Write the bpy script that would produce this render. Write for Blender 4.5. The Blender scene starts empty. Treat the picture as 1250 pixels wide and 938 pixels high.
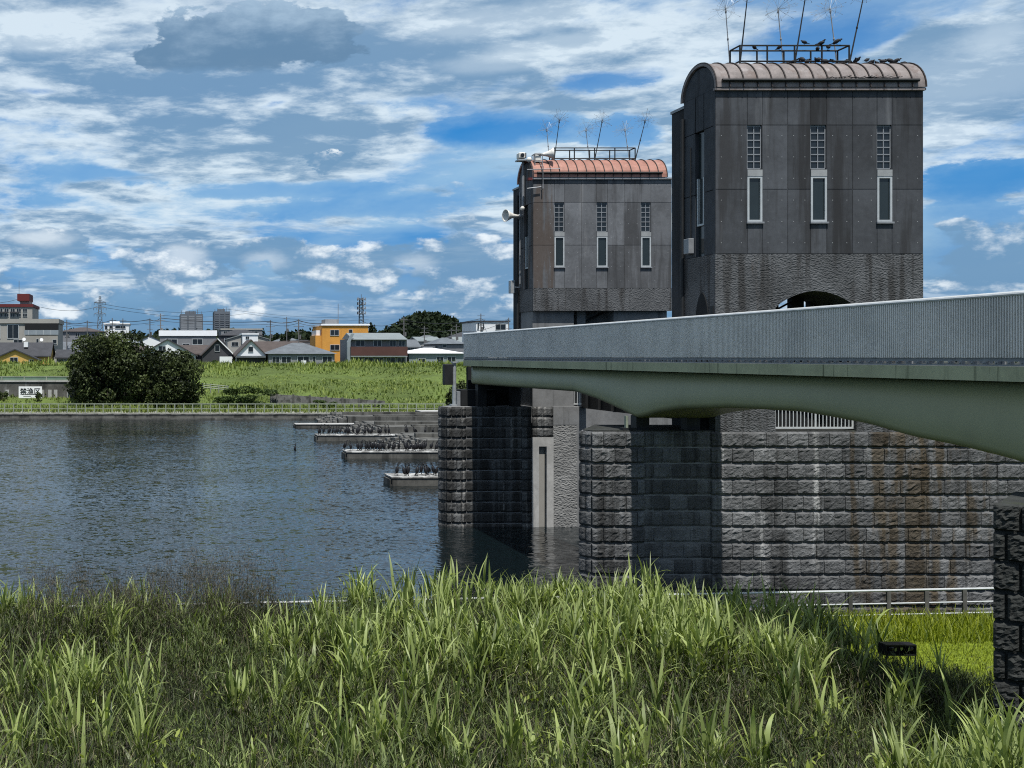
import bpy, bmesh, math, random
import numpy as np
from mathutils import Vector, noise
R = random.Random(7)
NR = np.random.default_rng(7)
S = bpy.context.scene
COL = S.collection
# ---------------------------------------------------------------- camera frame: metres, X right, Y across the river, Z up, water at 0
FPX, CX, CY, EYE = 1300.0, 190.0, 436.0, 7.0
def fx(px, Y): return (px - CX) * Y / FPX
def fz(py, Y): return EYE - (py - CY) * Y / FPX

# ================================================================ materials
def new_mat(name):
    m = bpy.data.materials.new(name); m.use_nodes = True
    nt = m.node_tree; nt.nodes.clear()
    return m, nt
def nd(nt, t, **kw):
    n = nt.nodes.new(t)
    for k, v in kw.items(): setattr(n, k, v)
    return n
def setin(nt, node, key, v):
    if isinstance(v, bpy.types.NodeSocket): nt.links.new(v, node.inputs[key])
    else: node.inputs[key].default_value = v
def mth(nt, op, a, b=0.0, c=0.0, clamp=False):
    n = nd(nt, 'ShaderNodeMath', operation=op, use_clamp=clamp)
    setin(nt, n, 0, a); setin(nt, n, 1, b)
    if op in ('MULTIPLY_ADD', 'SMOOTH_MIN', 'COMPARE'): setin(nt, n, 2, c)
    return n.outputs[0]
def mixc(nt, f, a, b, mode='MIX'):
    n = nd(nt, 'ShaderNodeMix', data_type='RGBA', blend_type=mode)
    setin(nt, n, 0, f)
    for k, v in ((6, a), (7, b)):
        if isinstance(v, bpy.types.NodeSocket): nt.links.new(v, n.inputs[k])
        else: n.inputs[k].default_value = (v[0], v[1], v[2], 1)
    return n.outputs[2]
def smooth(nt, x, lo, hi, to0=0.0, to1=1.0):
    n = nd(nt, 'ShaderNodeMapRange', interpolation_type='SMOOTHSTEP')
    setin(nt, n, 0, x); n.inputs[1].default_value = lo; n.inputs[2].default_value = hi
    n.inputs[3].default_value = to0; n.inputs[4].default_value = to1
    return n.outputs[0]
def noise_n(nt, vec, scale, detail=4, rough=.55, dist=0.0):
    n = nd(nt, 'ShaderNodeTexNoise'); nt.links.new(vec, n.inputs['Vector'])
    n.inputs['Scale'].default_value = scale; n.inputs['Detail'].default_value = detail
    n.inputs['Roughness'].default_value = rough; n.inputs['Distortion'].default_value = dist
    return n.outputs[0]
def mapping(nt, vec, scale=(1, 1, 1), loc=(0, 0, 0)):
    n = nd(nt, 'ShaderNodeMapping'); nt.links.new(vec, n.inputs[0])
    n.inputs['Location'].default_value = loc; n.inputs['Scale'].default_value = scale
    return n.outputs[0]
def pos(nt): return nd(nt, 'ShaderNodeNewGeometry').outputs['Position']

def surf(name, col, rough=.8, var=.3, scale=1.5, metal=0.0, streak=(), streak_scale=(2.2, 2.2, .16), bump=.0, bscale=40, bdist=.02,
         spec=.3, rust=None, blocks=False, relief='noise'):
    """A weathered surface: mottling, vertical run-off stains (colour, amount, threshold, seed), optional rust patch by x-range, bump."""
    m, nt = new_mat(name)
    p = pos(nt)
    b = nd(nt, 'ShaderNodeBsdfPrincipled'); o = nd(nt, 'ShaderNodeOutputMaterial')
    nt.links.new(b.outputs[0], o.inputs[0])
    n1 = noise_n(nt, p, scale, 6, .6)
    n2 = noise_n(nt, p, scale * 9, 3, .6)
    f = mth(nt, 'ADD', mth(nt, 'MULTIPLY', n1, .7), mth(nt, 'MULTIPLY', n2, .3))
    lo = [c * (1 - var) for c in col]; hi = [min(1, c * (1 + var)) for c in col]
    c = mixc(nt, smooth(nt, f, .32, .68), lo, hi)
    for i, (sc, amt, th, seed) in enumerate(streak):
        v = mapping(nt, p, streak_scale, (seed * 3.7, seed * 1.3, seed * .21))
        s = noise_n(nt, v, 1.0, 5, .6)
        s = mth(nt, 'MULTIPLY', smooth(nt, s, th, th + .13), amt)
        c = mixc(nt, s, c, sc)
    if rust:
        (rc, x0, x1, amt) = rust
        sx = nd(nt, 'ShaderNodeSeparateXYZ'); nt.links.new(p, sx.inputs[0])
        mid, half = (x0 + x1) / 2, (x1 - x0) / 2
        w = mth(nt, 'SUBTRACT', 1.0, mth(nt, 'DIVIDE', mth(nt, 'ABSOLUTE', mth(nt, 'SUBTRACT', sx.outputs[0], mid)), half))
        v = mapping(nt, p, (2.6, 2.6, .3), (5, 2, 1))
        s = mth(nt, 'ADD', noise_n(nt, v, 1, 5, .6), mth(nt, 'MULTIPLY', w, .25))
        s = mth(nt, 'MULTIPLY', mth(nt, 'MULTIPLY', smooth(nt, s, .58, .72), smooth(nt, w, 0, .25)), amt)
        c = mixc(nt, s, c, rc)
    if blocks:
        at = nd(nt, 'ShaderNodeAttribute', attribute_name='tint'); k = smooth(nt, at.outputs['Fac'], 0, 1, .62, 1.38)
        kc = nd(nt, 'ShaderNodeCombineXYZ'); [nt.links.new(k, kc.inputs[i]) for i in range(3)]; c = mixc(nt, 1.0, c, kc.outputs[0], 'MULTIPLY')
    nt.links.new(c, b.inputs['Base Color'])
    b.inputs['Roughness'].default_value = rough; b.inputs['Metallic'].default_value = metal
    b.inputs['Specular IOR Level'].default_value = spec
    if bump:
        bn = nd(nt, 'ShaderNodeBump'); bn.inputs['Strength'].default_value = bump; bn.inputs['Distance'].default_value = bdist
        if relief == 'roughcast':
            vo = nd(nt, 'ShaderNodeTexVoronoi', feature='SMOOTH_F1'); nt.links.new(mapping(nt, p, (1, 1, 1.7)), vo.inputs['Vector']); vo.inputs['Scale'].default_value = bscale
            h = mth(nt, 'ADD', vo.outputs[0], mth(nt, 'MULTIPLY', noise_n(nt, p, bscale * 1.5, 3), .6))
        else: h = noise_n(nt, p, bscale, 4, .6)
        nt.links.new(h, bn.inputs['Height']); nt.links.new(bn.outputs[0], b.inputs['Normal'])
    return m

def leaf_mat(name, c_lo, c_hi, trans=.35, gloss=.06, rough=.45):
    m, nt = new_mat(name)
    at = nd(nt, 'ShaderNodeAttribute', attribute_name='tint')
    c = mixc(nt, at.outputs['Fac'], c_lo, c_hi)
    d = nd(nt, 'ShaderNodeBsdfDiffuse'); t = nd(nt, 'ShaderNodeBsdfTranslucent'); g = nd(nt, 'ShaderNodeBsdfGlossy')
    nt.links.new(c, d.inputs[0])
    nt.links.new(mixc(nt, 1.0, c, (1.0, 1.05, .55), 'MULTIPLY'), t.inputs[0]); g.inputs['Roughness'].default_value = rough
    m1 = nd(nt, 'ShaderNodeMixShader'); m1.inputs[0].default_value = trans
    nt.links.new(d.outputs[0], m1.inputs[1]); nt.links.new(t.outputs[0], m1.inputs[2])
    m2 = nd(nt, 'ShaderNodeMixShader'); m2.inputs[0].default_value = gloss
    nt.links.new(m1.outputs[0], m2.inputs[1]); nt.links.new(g.outputs[0], m2.inputs[2])
    o = nd(nt, 'ShaderNodeOutputMaterial'); nt.links.new(m2.outputs[0], o.inputs[0])
    return m

BLK = (.006, .007, .008)
M = {}
M['panel'] = surf('panel_concrete', (.050, .054, .060), .85, .30, .7, streak=[((.022, .022, .023), .75, .50, 1), ((.13, .135, .14), .45, .60, 2)], bump=.25, bscale=60, bdist=.004, blocks=True)
M['panel_far'] = surf('far_panel_concrete', (.092, .096, .102), .85, .26, .9, streak=[((.035, .035, .036), .6, .52, 3), ((.2, .2, .2), .5, .60, 4)], bump=.25, bscale=60, bdist=.004,
                      rust=((.06, .036, .02), 15.2, 16.6, .6), blocks=True)
M['panel_shaded'] = surf('side_concrete_baked_shade', (.028, .029, .032), .85, .3, .9, streak=[((.012, .012, .013), .8, .48, 5)], bump=.2, bscale=60, bdist=.004)  # darker copy of the panel concrete; the left side's shade is in the colour
M['sill_concrete'] = surf('pale_sill', (.26, .27, .27), .8, .15, 3)
M['band'] = surf('roughcast', (.080, .083, .086), .95, .3, 1.2, streak=[((.028, .027, .026), .8, .50, 6), ((.06, .032, .014), .5, .63, 9)], bump=.8, bscale=19, bdist=.035, relief='roughcast')
M['plaster'] = surf('grey_plaster', (.19, .19, .185), .95, .18, 1.2, streak=[((.06, .06, .06), .5, .57, 8)], bump=.9, bscale=12, bdist=.045, relief='roughcast')
M['smooth_concrete'] = surf('smooth_concrete', (.16, .163, .165), .85, .2, 1.2, streak=[((.05, .05, .05), .5, .55, 11)])
M['stone'] = surf('rockface_stone', (.100, .102, .103), .92, .32, 1.6, streak=[((.022, .022, .021), .8, .50, 12), ((.36, .36, .35), .8, .575, 13)],
                  streak_scale=(1.9, 1.9, .10), bump=1.0, bscale=22, bdist=.04, rust=((.048, .032, .012), 18.4, 23.2, .7), blocks=True)
M['stone_far'] = surf('wet_rockface_stone', (.075, .077, .077), .85, .3, 1.6, streak=[((.016, .016, .015), .85, .46, 14), ((.36, .35, .33), .7, .58, 15)],
                      streak_scale=(2.4, 2.4, .08), bump=.8, bscale=26, bdist=.03, blocks=True)
M['stone_dark'] = surf('mossy_stone_baked_shade', (.026, .028, .026), .92, .4, 2.5, bump=.9, bscale=18, bdist=.035, streak=[((.03, .036, .016), .5, .55, 16)])  # dark base bakes in the nearest pier's shade; green streaks are moss
M['copper_grey'] = surf('weathered_copper', (.185, .160, .150), .55, .25, 3, metal=.1, streak=[((.12, .085, .07), .6, .52, 17), ((.34, .31, .30), .5, .58, 28)], streak_scale=(3, 3, 1.5))
M['copper_pink'] = surf('pink_copper', (.29, .140, .105), .5, .2, 3, metal=.1, streak=[((.36, .21, .165), .6, .55, 18)], streak_scale=(3, 3, 1.5))
M['seam'] = surf('dark_seam', (.035, .028, .026), .6, .2, 5)
M['black'] = surf('black_metal', (.014, .015, .016), .55, .3, 4)
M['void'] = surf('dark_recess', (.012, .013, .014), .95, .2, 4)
M['frame_white'] = surf('aluminium_frame', (.42, .44, .44), .45, .1, 3, metal=.2)
M['pane_dark'] = surf('dark_pane', (.016, .022, .023), .18, .1, 3, spec=.5)
M['glass_block'] = surf('glass_block', (.012, .016, .02), .2, .2, 8, spec=.5)
M['steel'] = surf('galvanised_steel', (.34, .36, .37), .45, .15, 6, metal=.35)
M['steel_grey'] = surf('grey_pipe', (.22, .23, .24), .5, .15, 6, metal=.2)
M['cream'] = surf('cream_horn', (.62, .60, .55), .5, .1, 6)
M['parapet'] = surf('parapet_sheet', (.68, .655, .61), .5, .10, .7, metal=.0, streak=[((.5, .485, .455), .4, .55, 19)], streak_scale=(1, 1.1, .2))
M['rail_light'] = surf('pale_handrail', (.56, .57, .56), .35, .1, 4, metal=.3)
M['girder'] = surf('green_girder', (.195, .205, .105), .42, .07, .25, streak=[((.155, .163, .085), .25, .55, 20)], streak_scale=(1, .8, .3), spec=.35)
M['fascia'] = surf('green_concrete_edge', (.34, .35, .225), .85, .15, 1.0, streak=[((.07, .08, .045), .85, .57, 21)], streak_scale=(3, 5.5, .25))
M['concrete_pale'] = surf('pale_concrete', (.34, .335, .32), .9, .2, .8, streak=[((.10, .10, .095), .6, .55, 22)])
M['guano'] = surf('white_splashed_concrete', (.16, .158, .15), .9, .5, 2.2, streak=[((.52, .52, .50), .85, .50, 27)], streak_scale=(1.4, 1.4, 1.4))
M['apron'] = surf('apron_stone', (.13, .127, .118), .9, .3, 2.5, streak=[((.03, .03, .026), .8, .48, 29)], streak_scale=(1.2, 1.2, 1.2))
M['concrete_dark'] = surf('dark_wet_concrete', (.085, .083, .075), .9, .35, .7, streak=[((.02, .02, .018), .8, .5, 23), ((.2, .2, .19), .5, .6, 24)], streak_scale=(.8, .8, .1))
M['bird'] = surf('black_plumage', (.007, .007, .009), .6, .3, 20)
M['pigeon'] = surf('dark_plumage', (.016, .017, .021), .7, .4, 20)
M['soil'] = surf('soil_and_thatch', (.016, .020, .008), .95, .4, 3)
M['lawn'] = surf('mown_turf', (.13, .17, .010), .95, .3, 5)
M['turf'] = surf('bank_turf', (.085, .12, .025), .95, .35, .12, bump=1.0, bscale=2.0, bdist=.5)
M['town_ground'] = surf('town_ground', (.045, .05, .04), .95, .3, .02)
M['path'] = surf('riverside_path', (.2, .2, .17), .95, .2, .5)
M['white_wall'] = surf('white_render', (.66, .67, .67), .8, .06, .2)
M['white_roof'] = surf('white_sheet_roof', (.78, .79, .80), .5, .05, .2)
M['cream_wall'] = surf('beige_render', (.28, .27, .245), .85, .1, .2)
M['grey_wall'] = surf('grey_render', (.17, .175, .185), .85, .12, .2)
M['dark_wall'] = surf('dark_render', (.045, .045, .05), .85, .15, .2)
M['bluegrey_wall'] = surf('bluegrey_render', (.20, .23, .25), .85, .1, .2)
M['yellow_wall'] = surf('ochre_render', (.48, .30, .09), .85, .08, .2)
M['orange_wall'] = surf('orange_tile', (.52, .245, .045), .75, .1, .6, streak=[((.36, .17, .035), .5, .55, 25)])
M['brown_panel'] = surf('brown_cladding', (.075, .033, .028), .7, .12, .6)
M['red_paint'] = surf('dark_red_paint', (.10, .018, .018), .7, .1, .3)
M['roof_dark'] = surf('dark_tile', (.038, .038, .042), .6, .2, .8, bump=.6, bscale=5, bdist=.06)
M['roof_brown'] = surf('brown_tile', (.060, .047, .042), .65, .2, .8, bump=.6, bscale=5, bdist=.06)
M['roof_grey'] = surf('grey_tile', (.105, .115, .125), .5, .2, .8, bump=.6, bscale=5, bdist=.06)
M['roof_metal'] = surf('grey_metal_roof', (.17, .19, .19), .45, .1, .5)
M['win'] = surf('window_glass', (.012, .015, .018), .15, .3, .4, spec=.5)
M['highrise'] = surf('far_highrise', (.10, .115, .135), .8, .1, .05)
M['highrise_band'] = surf('far_highrise_band', (.19, .205, .225), .8, .1, .05)
M['pylon'] = surf('pylon_steel', (.10, .115, .13), .6, .1, 1)
M['pole'] = surf('concrete_pole', (.12, .12, .12), .8, .1, 1)
M['wire'] = surf('black_wire', (.02, .022, .025), .7, .1, 1)
M['bark'] = surf('bark', (.045, .036, .028), .9, .3, 4)
M['fence_green'] = surf('pale_green_rail', (.21, .235, .18), .6, .2, 2)
M['mesh_green'] = surf('green_mesh_panel', (.11, .17, .125), .6, .12, 2)
M['sign_white'] = surf('white_board', (.74, .74, .73), .6, .04, 2)
M['ink'] = surf('black_lettering', (.008, .008, .008), .7, .1, 2)
M['plastic_black'] = surf('black_plastic', (.008, .008, .010), .35, .2, 5, spec=.5)
M['leaf_tree'] = leaf_mat('dark_tree_leaf', (.007, .012, .005), (.092, .118, .042), .25, .015, .6)
M['leaf_wood'] = leaf_mat('wood_leaf', (.012, .020, .012), (.030, .042, .020), .15, .005, .7)
M['leaf_bush'] = leaf_mat('bush_leaf', (.028, .050, .014), (.075, .115, .030), .25, .015, .6)
M['blade'] = leaf_mat('bright_blade', (.034, .062, .014), (.39, .46, .155), .42, .03, .5)
M['weed'] = leaf_mat('weed_leaf', (.008, .014, .004), (.125, .165, .050), .3, .02, .6)
M['weed_brown'] = leaf_mat('seedhead', (.014, .013, .009), (.125, .112, .085), .2, .01, .7)
M['leaf_light'] = leaf_mat('light_weed_leaf', (.05, .08, .012), (.27, .32, .06), .4, .02, .6)
M['straw'] = leaf_mat('dry_stalk', (.10, .085, .045), (.30, .27, .15), .2, .03)
M['lawn_blade'] = leaf_mat('lawn_blade', (.06, .095, .008), (.27, .31, .014), .4, .02, .6)
M['far_grass'] = leaf_mat('far_grass', (.026, .050, .010), (.25, .30, .075), .35, .015, .6)

# ================================================================ geometry helpers
class MB:
    def __init__(s): s.v = []; s.f = []; s.mi = []; s.cur = 0; s.t = []
    def add(s, vs, fs):
        b = len(s.v); s.v.extend([tuple(q) for q in vs])
        for f in fs: s.f.append([i + b for i in f]); s.mi.append(s.cur)
        return s
    def box(s, x0, x1, y0, y1, z0, z1):
        v = [(x, y, z) for x in (x0, x1) for y in (y0, y1) for z in (z0, z1)]
        return s.add(v, [(0, 1, 3, 2), (4, 6, 7, 5), (0, 4, 5, 1), (2, 3, 7, 6), (0, 2, 6, 4), (1, 5, 7, 3)])
    def prism(s, pts, axis, a, b):
        n = len(pts)
        def P(q, t): return {'y': (q[0], t, q[1]), 'x': (t, q[0], q[1]), 'z': (q[0], q[1], t)}[axis]
        v = [P(q, a) for q in pts] + [P(q, b) for q in pts]
        return s.add(v, [list(range(n))[::-1], list(range(n, 2 * n))] + [(i, (i + 1) % n, n + (i + 1) % n, n + i) for i in range(n)])
    def tube(s, pts, r, n=6, r2=None):
        pts = [Vector(p) for p in pts]; m = len(pts); vs = []; fs = []
        for i, p in enumerate(pts):
            d = (pts[min(i + 1, m - 1)] - pts[max(i - 1, 0)]).normalized()
            u = d.cross(Vector((0, 0, 1)))
            if u.length < .05: u = d.cross(Vector((0, 1, 0)))
            u.normalize(); w = d.cross(u)
            rr = r if r2 is None else r + (r2 - r) * i / (m - 1)
            for k in range(n):
                a = 2 * math.pi * k / n
                vs.append(p + (u * math.cos(a) + w * math.sin(a)) * rr)
        for i in range(m - 1):
            for k in range(n): fs.append((i * n + k, i * n + (k + 1) % n, (i + 1) * n + (k + 1) % n, (i + 1) * n + k))
        fs.append(list(range(n))[::-1]); fs.append(list(range((m - 1) * n, m * n)))
        return s.add(vs, fs)
    def lathe(s, c, axis, prof, n=14):
        """prof: (distance along axis, radius)"""
        c = Vector(c); d = Vector(axis).normalized()
        u = d.cross(Vector((0, 0, 1)))
        if u.length < .05: u = Vector((1, 0, 0))
        u.normalize(); w = d.cross(u); vs = []; fs = []
        for t, r in prof:
            for k in range(n):
                a = 2 * math.pi * k / n
                vs.append(c + d * t + (u * math.cos(a) + w * math.sin(a)) * r)
        for i in range(len(prof) - 1):
            for k in range(n): fs.append((i * n + k, i * n + (k + 1) % n, (i + 1) * n + (k + 1) % n, (i + 1) * n + k))
        fs.append(list(range(n))[::-1]); fs.append(list(range((len(prof) - 1) * n, len(prof) * n)))
        return s.add(vs, fs)
    def ball(s, c, rx, ry=None, rz=None, n=10, m=6):
        ry = ry or rx; rz = rz or rx
        vs = [(c[0], c[1], c[2] - rz)]; fs = []
        for i in range(1, m):
            t = -math.pi / 2 + math.pi * i / m
            for k in range(n):
                a = 2 * math.pi * k / n
                vs.append((c[0] + rx * math.cos(t) * math.cos(a), c[1] + ry * math.cos(t) * math.sin(a), c[2] + rz * math.sin(t)))
        vs.append((c[0], c[1], c[2] + rz)); top = len(vs) - 1
        for k in range(n):
            fs.append((0, 1 + (k + 1) % n, 1 + k)); fs.append((top, 1 + (m - 2) * n + k, 1 + (m - 2) * n + (k + 1) % n))
        for i in range(m - 2):
            for k in range(n): fs.append((1 + i * n + k, 1 + i * n + (k + 1) % n, 1 + (i + 1) * n + (k + 1) % n, 1 + (i + 1) * n + k))
        return s.add(vs, fs)
    def build(s, name, mat, parent=None, smooth=False, bevel=0):
        me = bpy.data.meshes.new(name)
        off = Vector((0, 0, 0))
        q = parent
        while q is not None: off = off + q.location; q = q.parent
        me.from_pydata([(a - off.x, b - off.y, c - off.z) for a, b, c in s.v], [], s.f)
        for m in (mat if isinstance(mat, (list, tuple)) else [mat]): me.materials.append(M[m] if isinstance(m, str) else m)
        if isinstance(mat, (list, tuple)): me.polygons.foreach_set('material_index', s.mi)
        if len(s.t) == len(s.v):
            a = me.attributes.new('tint', 'FLOAT', 'POINT'); a.data.foreach_set('value', s.t)
        bm = bmesh.new(); bm.from_mesh(me); bmesh.ops.recalc_face_normals(bm, faces=bm.faces)
        if bevel: bmesh.ops.bevel(bm, geom=[e for e in bm.edges if e.calc_face_angle(0) > .5], offset=bevel, segments=1, affect='EDGES')
        bm.to_mesh(me); bm.free()
        if smooth: me.polygons.foreach_set('use_smooth', [True] * len(me.polygons))
        me.update()
        o = bpy.data.objects.new(name, me); COL.objects.link(o)
        if parent is not None: o.parent = parent
        return o
def tag(o, label=None, cat=None, group=None, kind=None):
    if label: o['label'] = label
    if cat: o['category'] = cat
    if group: o['group'] = group
    if kind: o['kind'] = kind
    return o
def thing(name, label, cat, loc=(0, 0, 0), group=None):
    o = bpy.data.objects.new(name, None); COL.objects.link(o); o.location = loc; o.empty_display_size = .3
    return tag(o, label, cat, group)
def np_mesh(name, V, Fq, mat, tint=None, smooth=False, parent=None):
    """quads from numpy arrays; tint is one value per vertex"""
    me = bpy.data.meshes.new(name)
    V = np.ascontiguousarray(V, dtype=np.float32).reshape(-1, 3); Fq = np.ascontiguousarray(Fq, dtype=np.int32).reshape(-1, 4)
    if parent is not None: V = V - np.array(parent.location, dtype=np.float32)
    me.vertices.add(len(V)); me.vertices.foreach_set('co', V.ravel())
    me.loops.add(Fq.size); me.loops.foreach_set('vertex_index', Fq.ravel())
    me.polygons.add(len(Fq)); me.polygons.foreach_set('loop_start', np.arange(0, Fq.size, 4, dtype=np.int32))
    me.polygons.foreach_set('loop_total', np.full(len(Fq), 4, dtype=np.int32))
    if smooth: me.polygons.foreach_set('use_smooth', np.ones(len(Fq), dtype=bool))
    if tint is not None:
        a = me.attributes.new('tint', 'FLOAT', 'POINT'); a.data.foreach_set('value', np.ascontiguousarray(tint, dtype=np.float32))
    me.materials.append(M[mat]); me.update(calc_edges=True); me.validate()
    o = bpy.data.objects.new(name, me); COL.objects.link(o)
    if parent is not None: o.parent = parent
    return o
def blades(base, yaw, length, width, lean, curl, segs=5, tint=None, roll=.5):
    """arching leaf strips; returns vertices, quads, tint per vertex"""
    n = len(base); t = np.linspace(0, 1, segs + 1)
    th = lean[:, None] + curl[:, None] * t[None, :] ** 1.4
    dl = length[:, None] / segs
    r = np.concatenate([np.zeros((n, 1)), np.cumsum(np.sin(th[:, :-1]) * dl, 1)], 1)
    z = np.concatenate([np.zeros((n, 1)), np.cumsum(np.cos(th[:, :-1]) * dl, 1)], 1)
    c, s_ = np.cos(yaw)[:, None], np.sin(yaw)[:, None]
    ctr = np.stack([base[:, 0:1] + r * c, base[:, 1:2] + r * s_, base[:, 2:3] + z], -1)
    wprof = np.clip(np.minimum(.45 + t * 2.2, 1.0) * (1 - t ** 2.2), .02, 1)
    hw = width[:, None] * .5 * wprof[None, :]
    ro = (NR.random(n) - .5) * 2 * roll
    side = np.stack([-s_ * np.cos(ro)[:, None] + 0 * r, c * np.cos(ro)[:, None] + 0 * r, np.sin(ro)[:, None] + 0 * r], -1)
    V = np.stack([ctr - side * hw[..., None], ctr + side * hw[..., None]], 2).reshape(-1, 3)
    k = np.arange(segs); i0 = (np.arange(n) * (segs + 1) * 2)[:, None] + k[None, :] * 2
    Fq = np.stack([i0, i0 + 1, i0 + 3, i0 + 2], -1).reshape(-1, 4)
    tv = np.repeat(tint if tint is not None else NR.random(n), (segs + 1) * 2)
    return V, Fq, tv
def cat_mesh(parts):
    V, Fq, T, b = [], [], [], 0
    for v, f, t in parts:
        V.append(v); Fq.append(f + b); T.append(t); b += len(v)
    return np.concatenate(V), np.concatenate(Fq), np.concatenate(T)
def leaf_quads(P, size, tint, flat=.5):
    """small randomly turned leaf faces at points P"""
    n = len(P)
    a = NR.normal(size=(n, 3)); a[:, 2] *= flat; a /= np.linalg.norm(a, axis=1)[:, None]
    b = NR.normal(size=(n, 3)); b -= a * (a * b).sum(1)[:, None]; b /= np.linalg.norm(b, axis=1)[:, None]
    s = size * (.6 + .8 * NR.random(n)); a = a * s[:, None] * .5; b = b * s[:, None] * .3
    V = np.stack([P - a, P + b, P + a, P - b], 1).reshape(-1, 3)
    return V, np.arange(4 * n).reshape(-1, 4), np.repeat(tint, 4)
def masonry(mb, p0, p1, zs, bw, depth=.06, seed=0, res=(8, 6), amp=.035, gap=.012, fq=(6.5, 13)):
    """rock-faced blocks along the line p0 -> p1 (x, y), facing to the right-hand side of that direction when seen from above"""
    p0, p1 = Vector((p0[0], p0[1], 0)), Vector((p1[0], p1[1], 0)); d = p1 - p0; L = d.length; d.normalize()
    nrm = Vector((d.y, -d.x, 0)); rr = random.Random(seed)
    for ri in range(len(zs) - 1):
        z0, z1 = zs[ri] + gap / 2, zs[ri + 1] - gap / 2
        cuts = [0.0]; u = bw * (.5 if ri % 2 else 1.0)
        while u < L - bw * .3: cuts.append(u); u += bw * rr.choice([1, 1, 1, 1, 1.12, .88])
        cuts.append(L)
        for bi in range(len(cuts) - 1):
            u0, u1 = cuts[bi] + gap / 2, cuts[bi + 1] - gap / 2
            nu, nv = max(3, int(res[0] * (u1 - u0) / bw)), res[1]
            ex = depth * rr.uniform(.75, 1.15); off = Vector((rr.uniform(0, 50), rr.uniform(0, 50), 0)); vs = []; fs = []
            for j in range(nv + 1):
                for i in range(nu + 1):
                    a, b = i / nu, j / nv
                    if 0 < i < nu: a += rr.uniform(-.25, .25) / nu
                    if 0 < j < nv: b += rr.uniform(-.25, .25) / nv
                    uu, zz = u0 + (u1 - u0) * a, z0 + (z1 - z0) * b
                    e = min(min(uu - u0, u1 - uu) / .018 + .35, (zz - z0) / .012, (z1 - zz) / .045, 1.0)
                    h = -.015
                    if e > .01:
                        q = Vector((uu * fq[0], zz * fq[1], 0)) + off
                        h = ex * (e ** .5) * .75 + amp * .62 * e * (.55 * noise.noise(q) + .9 * abs(noise.noise(q * 2.1)) + .75 * noise.noise(q * 4.7))
                    vs.append(p0 + d * uu + nrm * h + Vector((0, 0, zz)))
            for j in range(nv):
                for i in range(nu):
                    q = j * (nu + 1) + i; fs.append((q, q + 1, q + nu + 2, q + nu + 1))
            mb.add(vs, fs); mb.t += [rr.gauss(.5, .2)] * len(vs)
    return mb
def courses(z0, z1, h):
    n = max(1, round((z1 - z0) / h)); return [z0 + (z1 - z0) * i / n for i in range(n + 1)]

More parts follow.
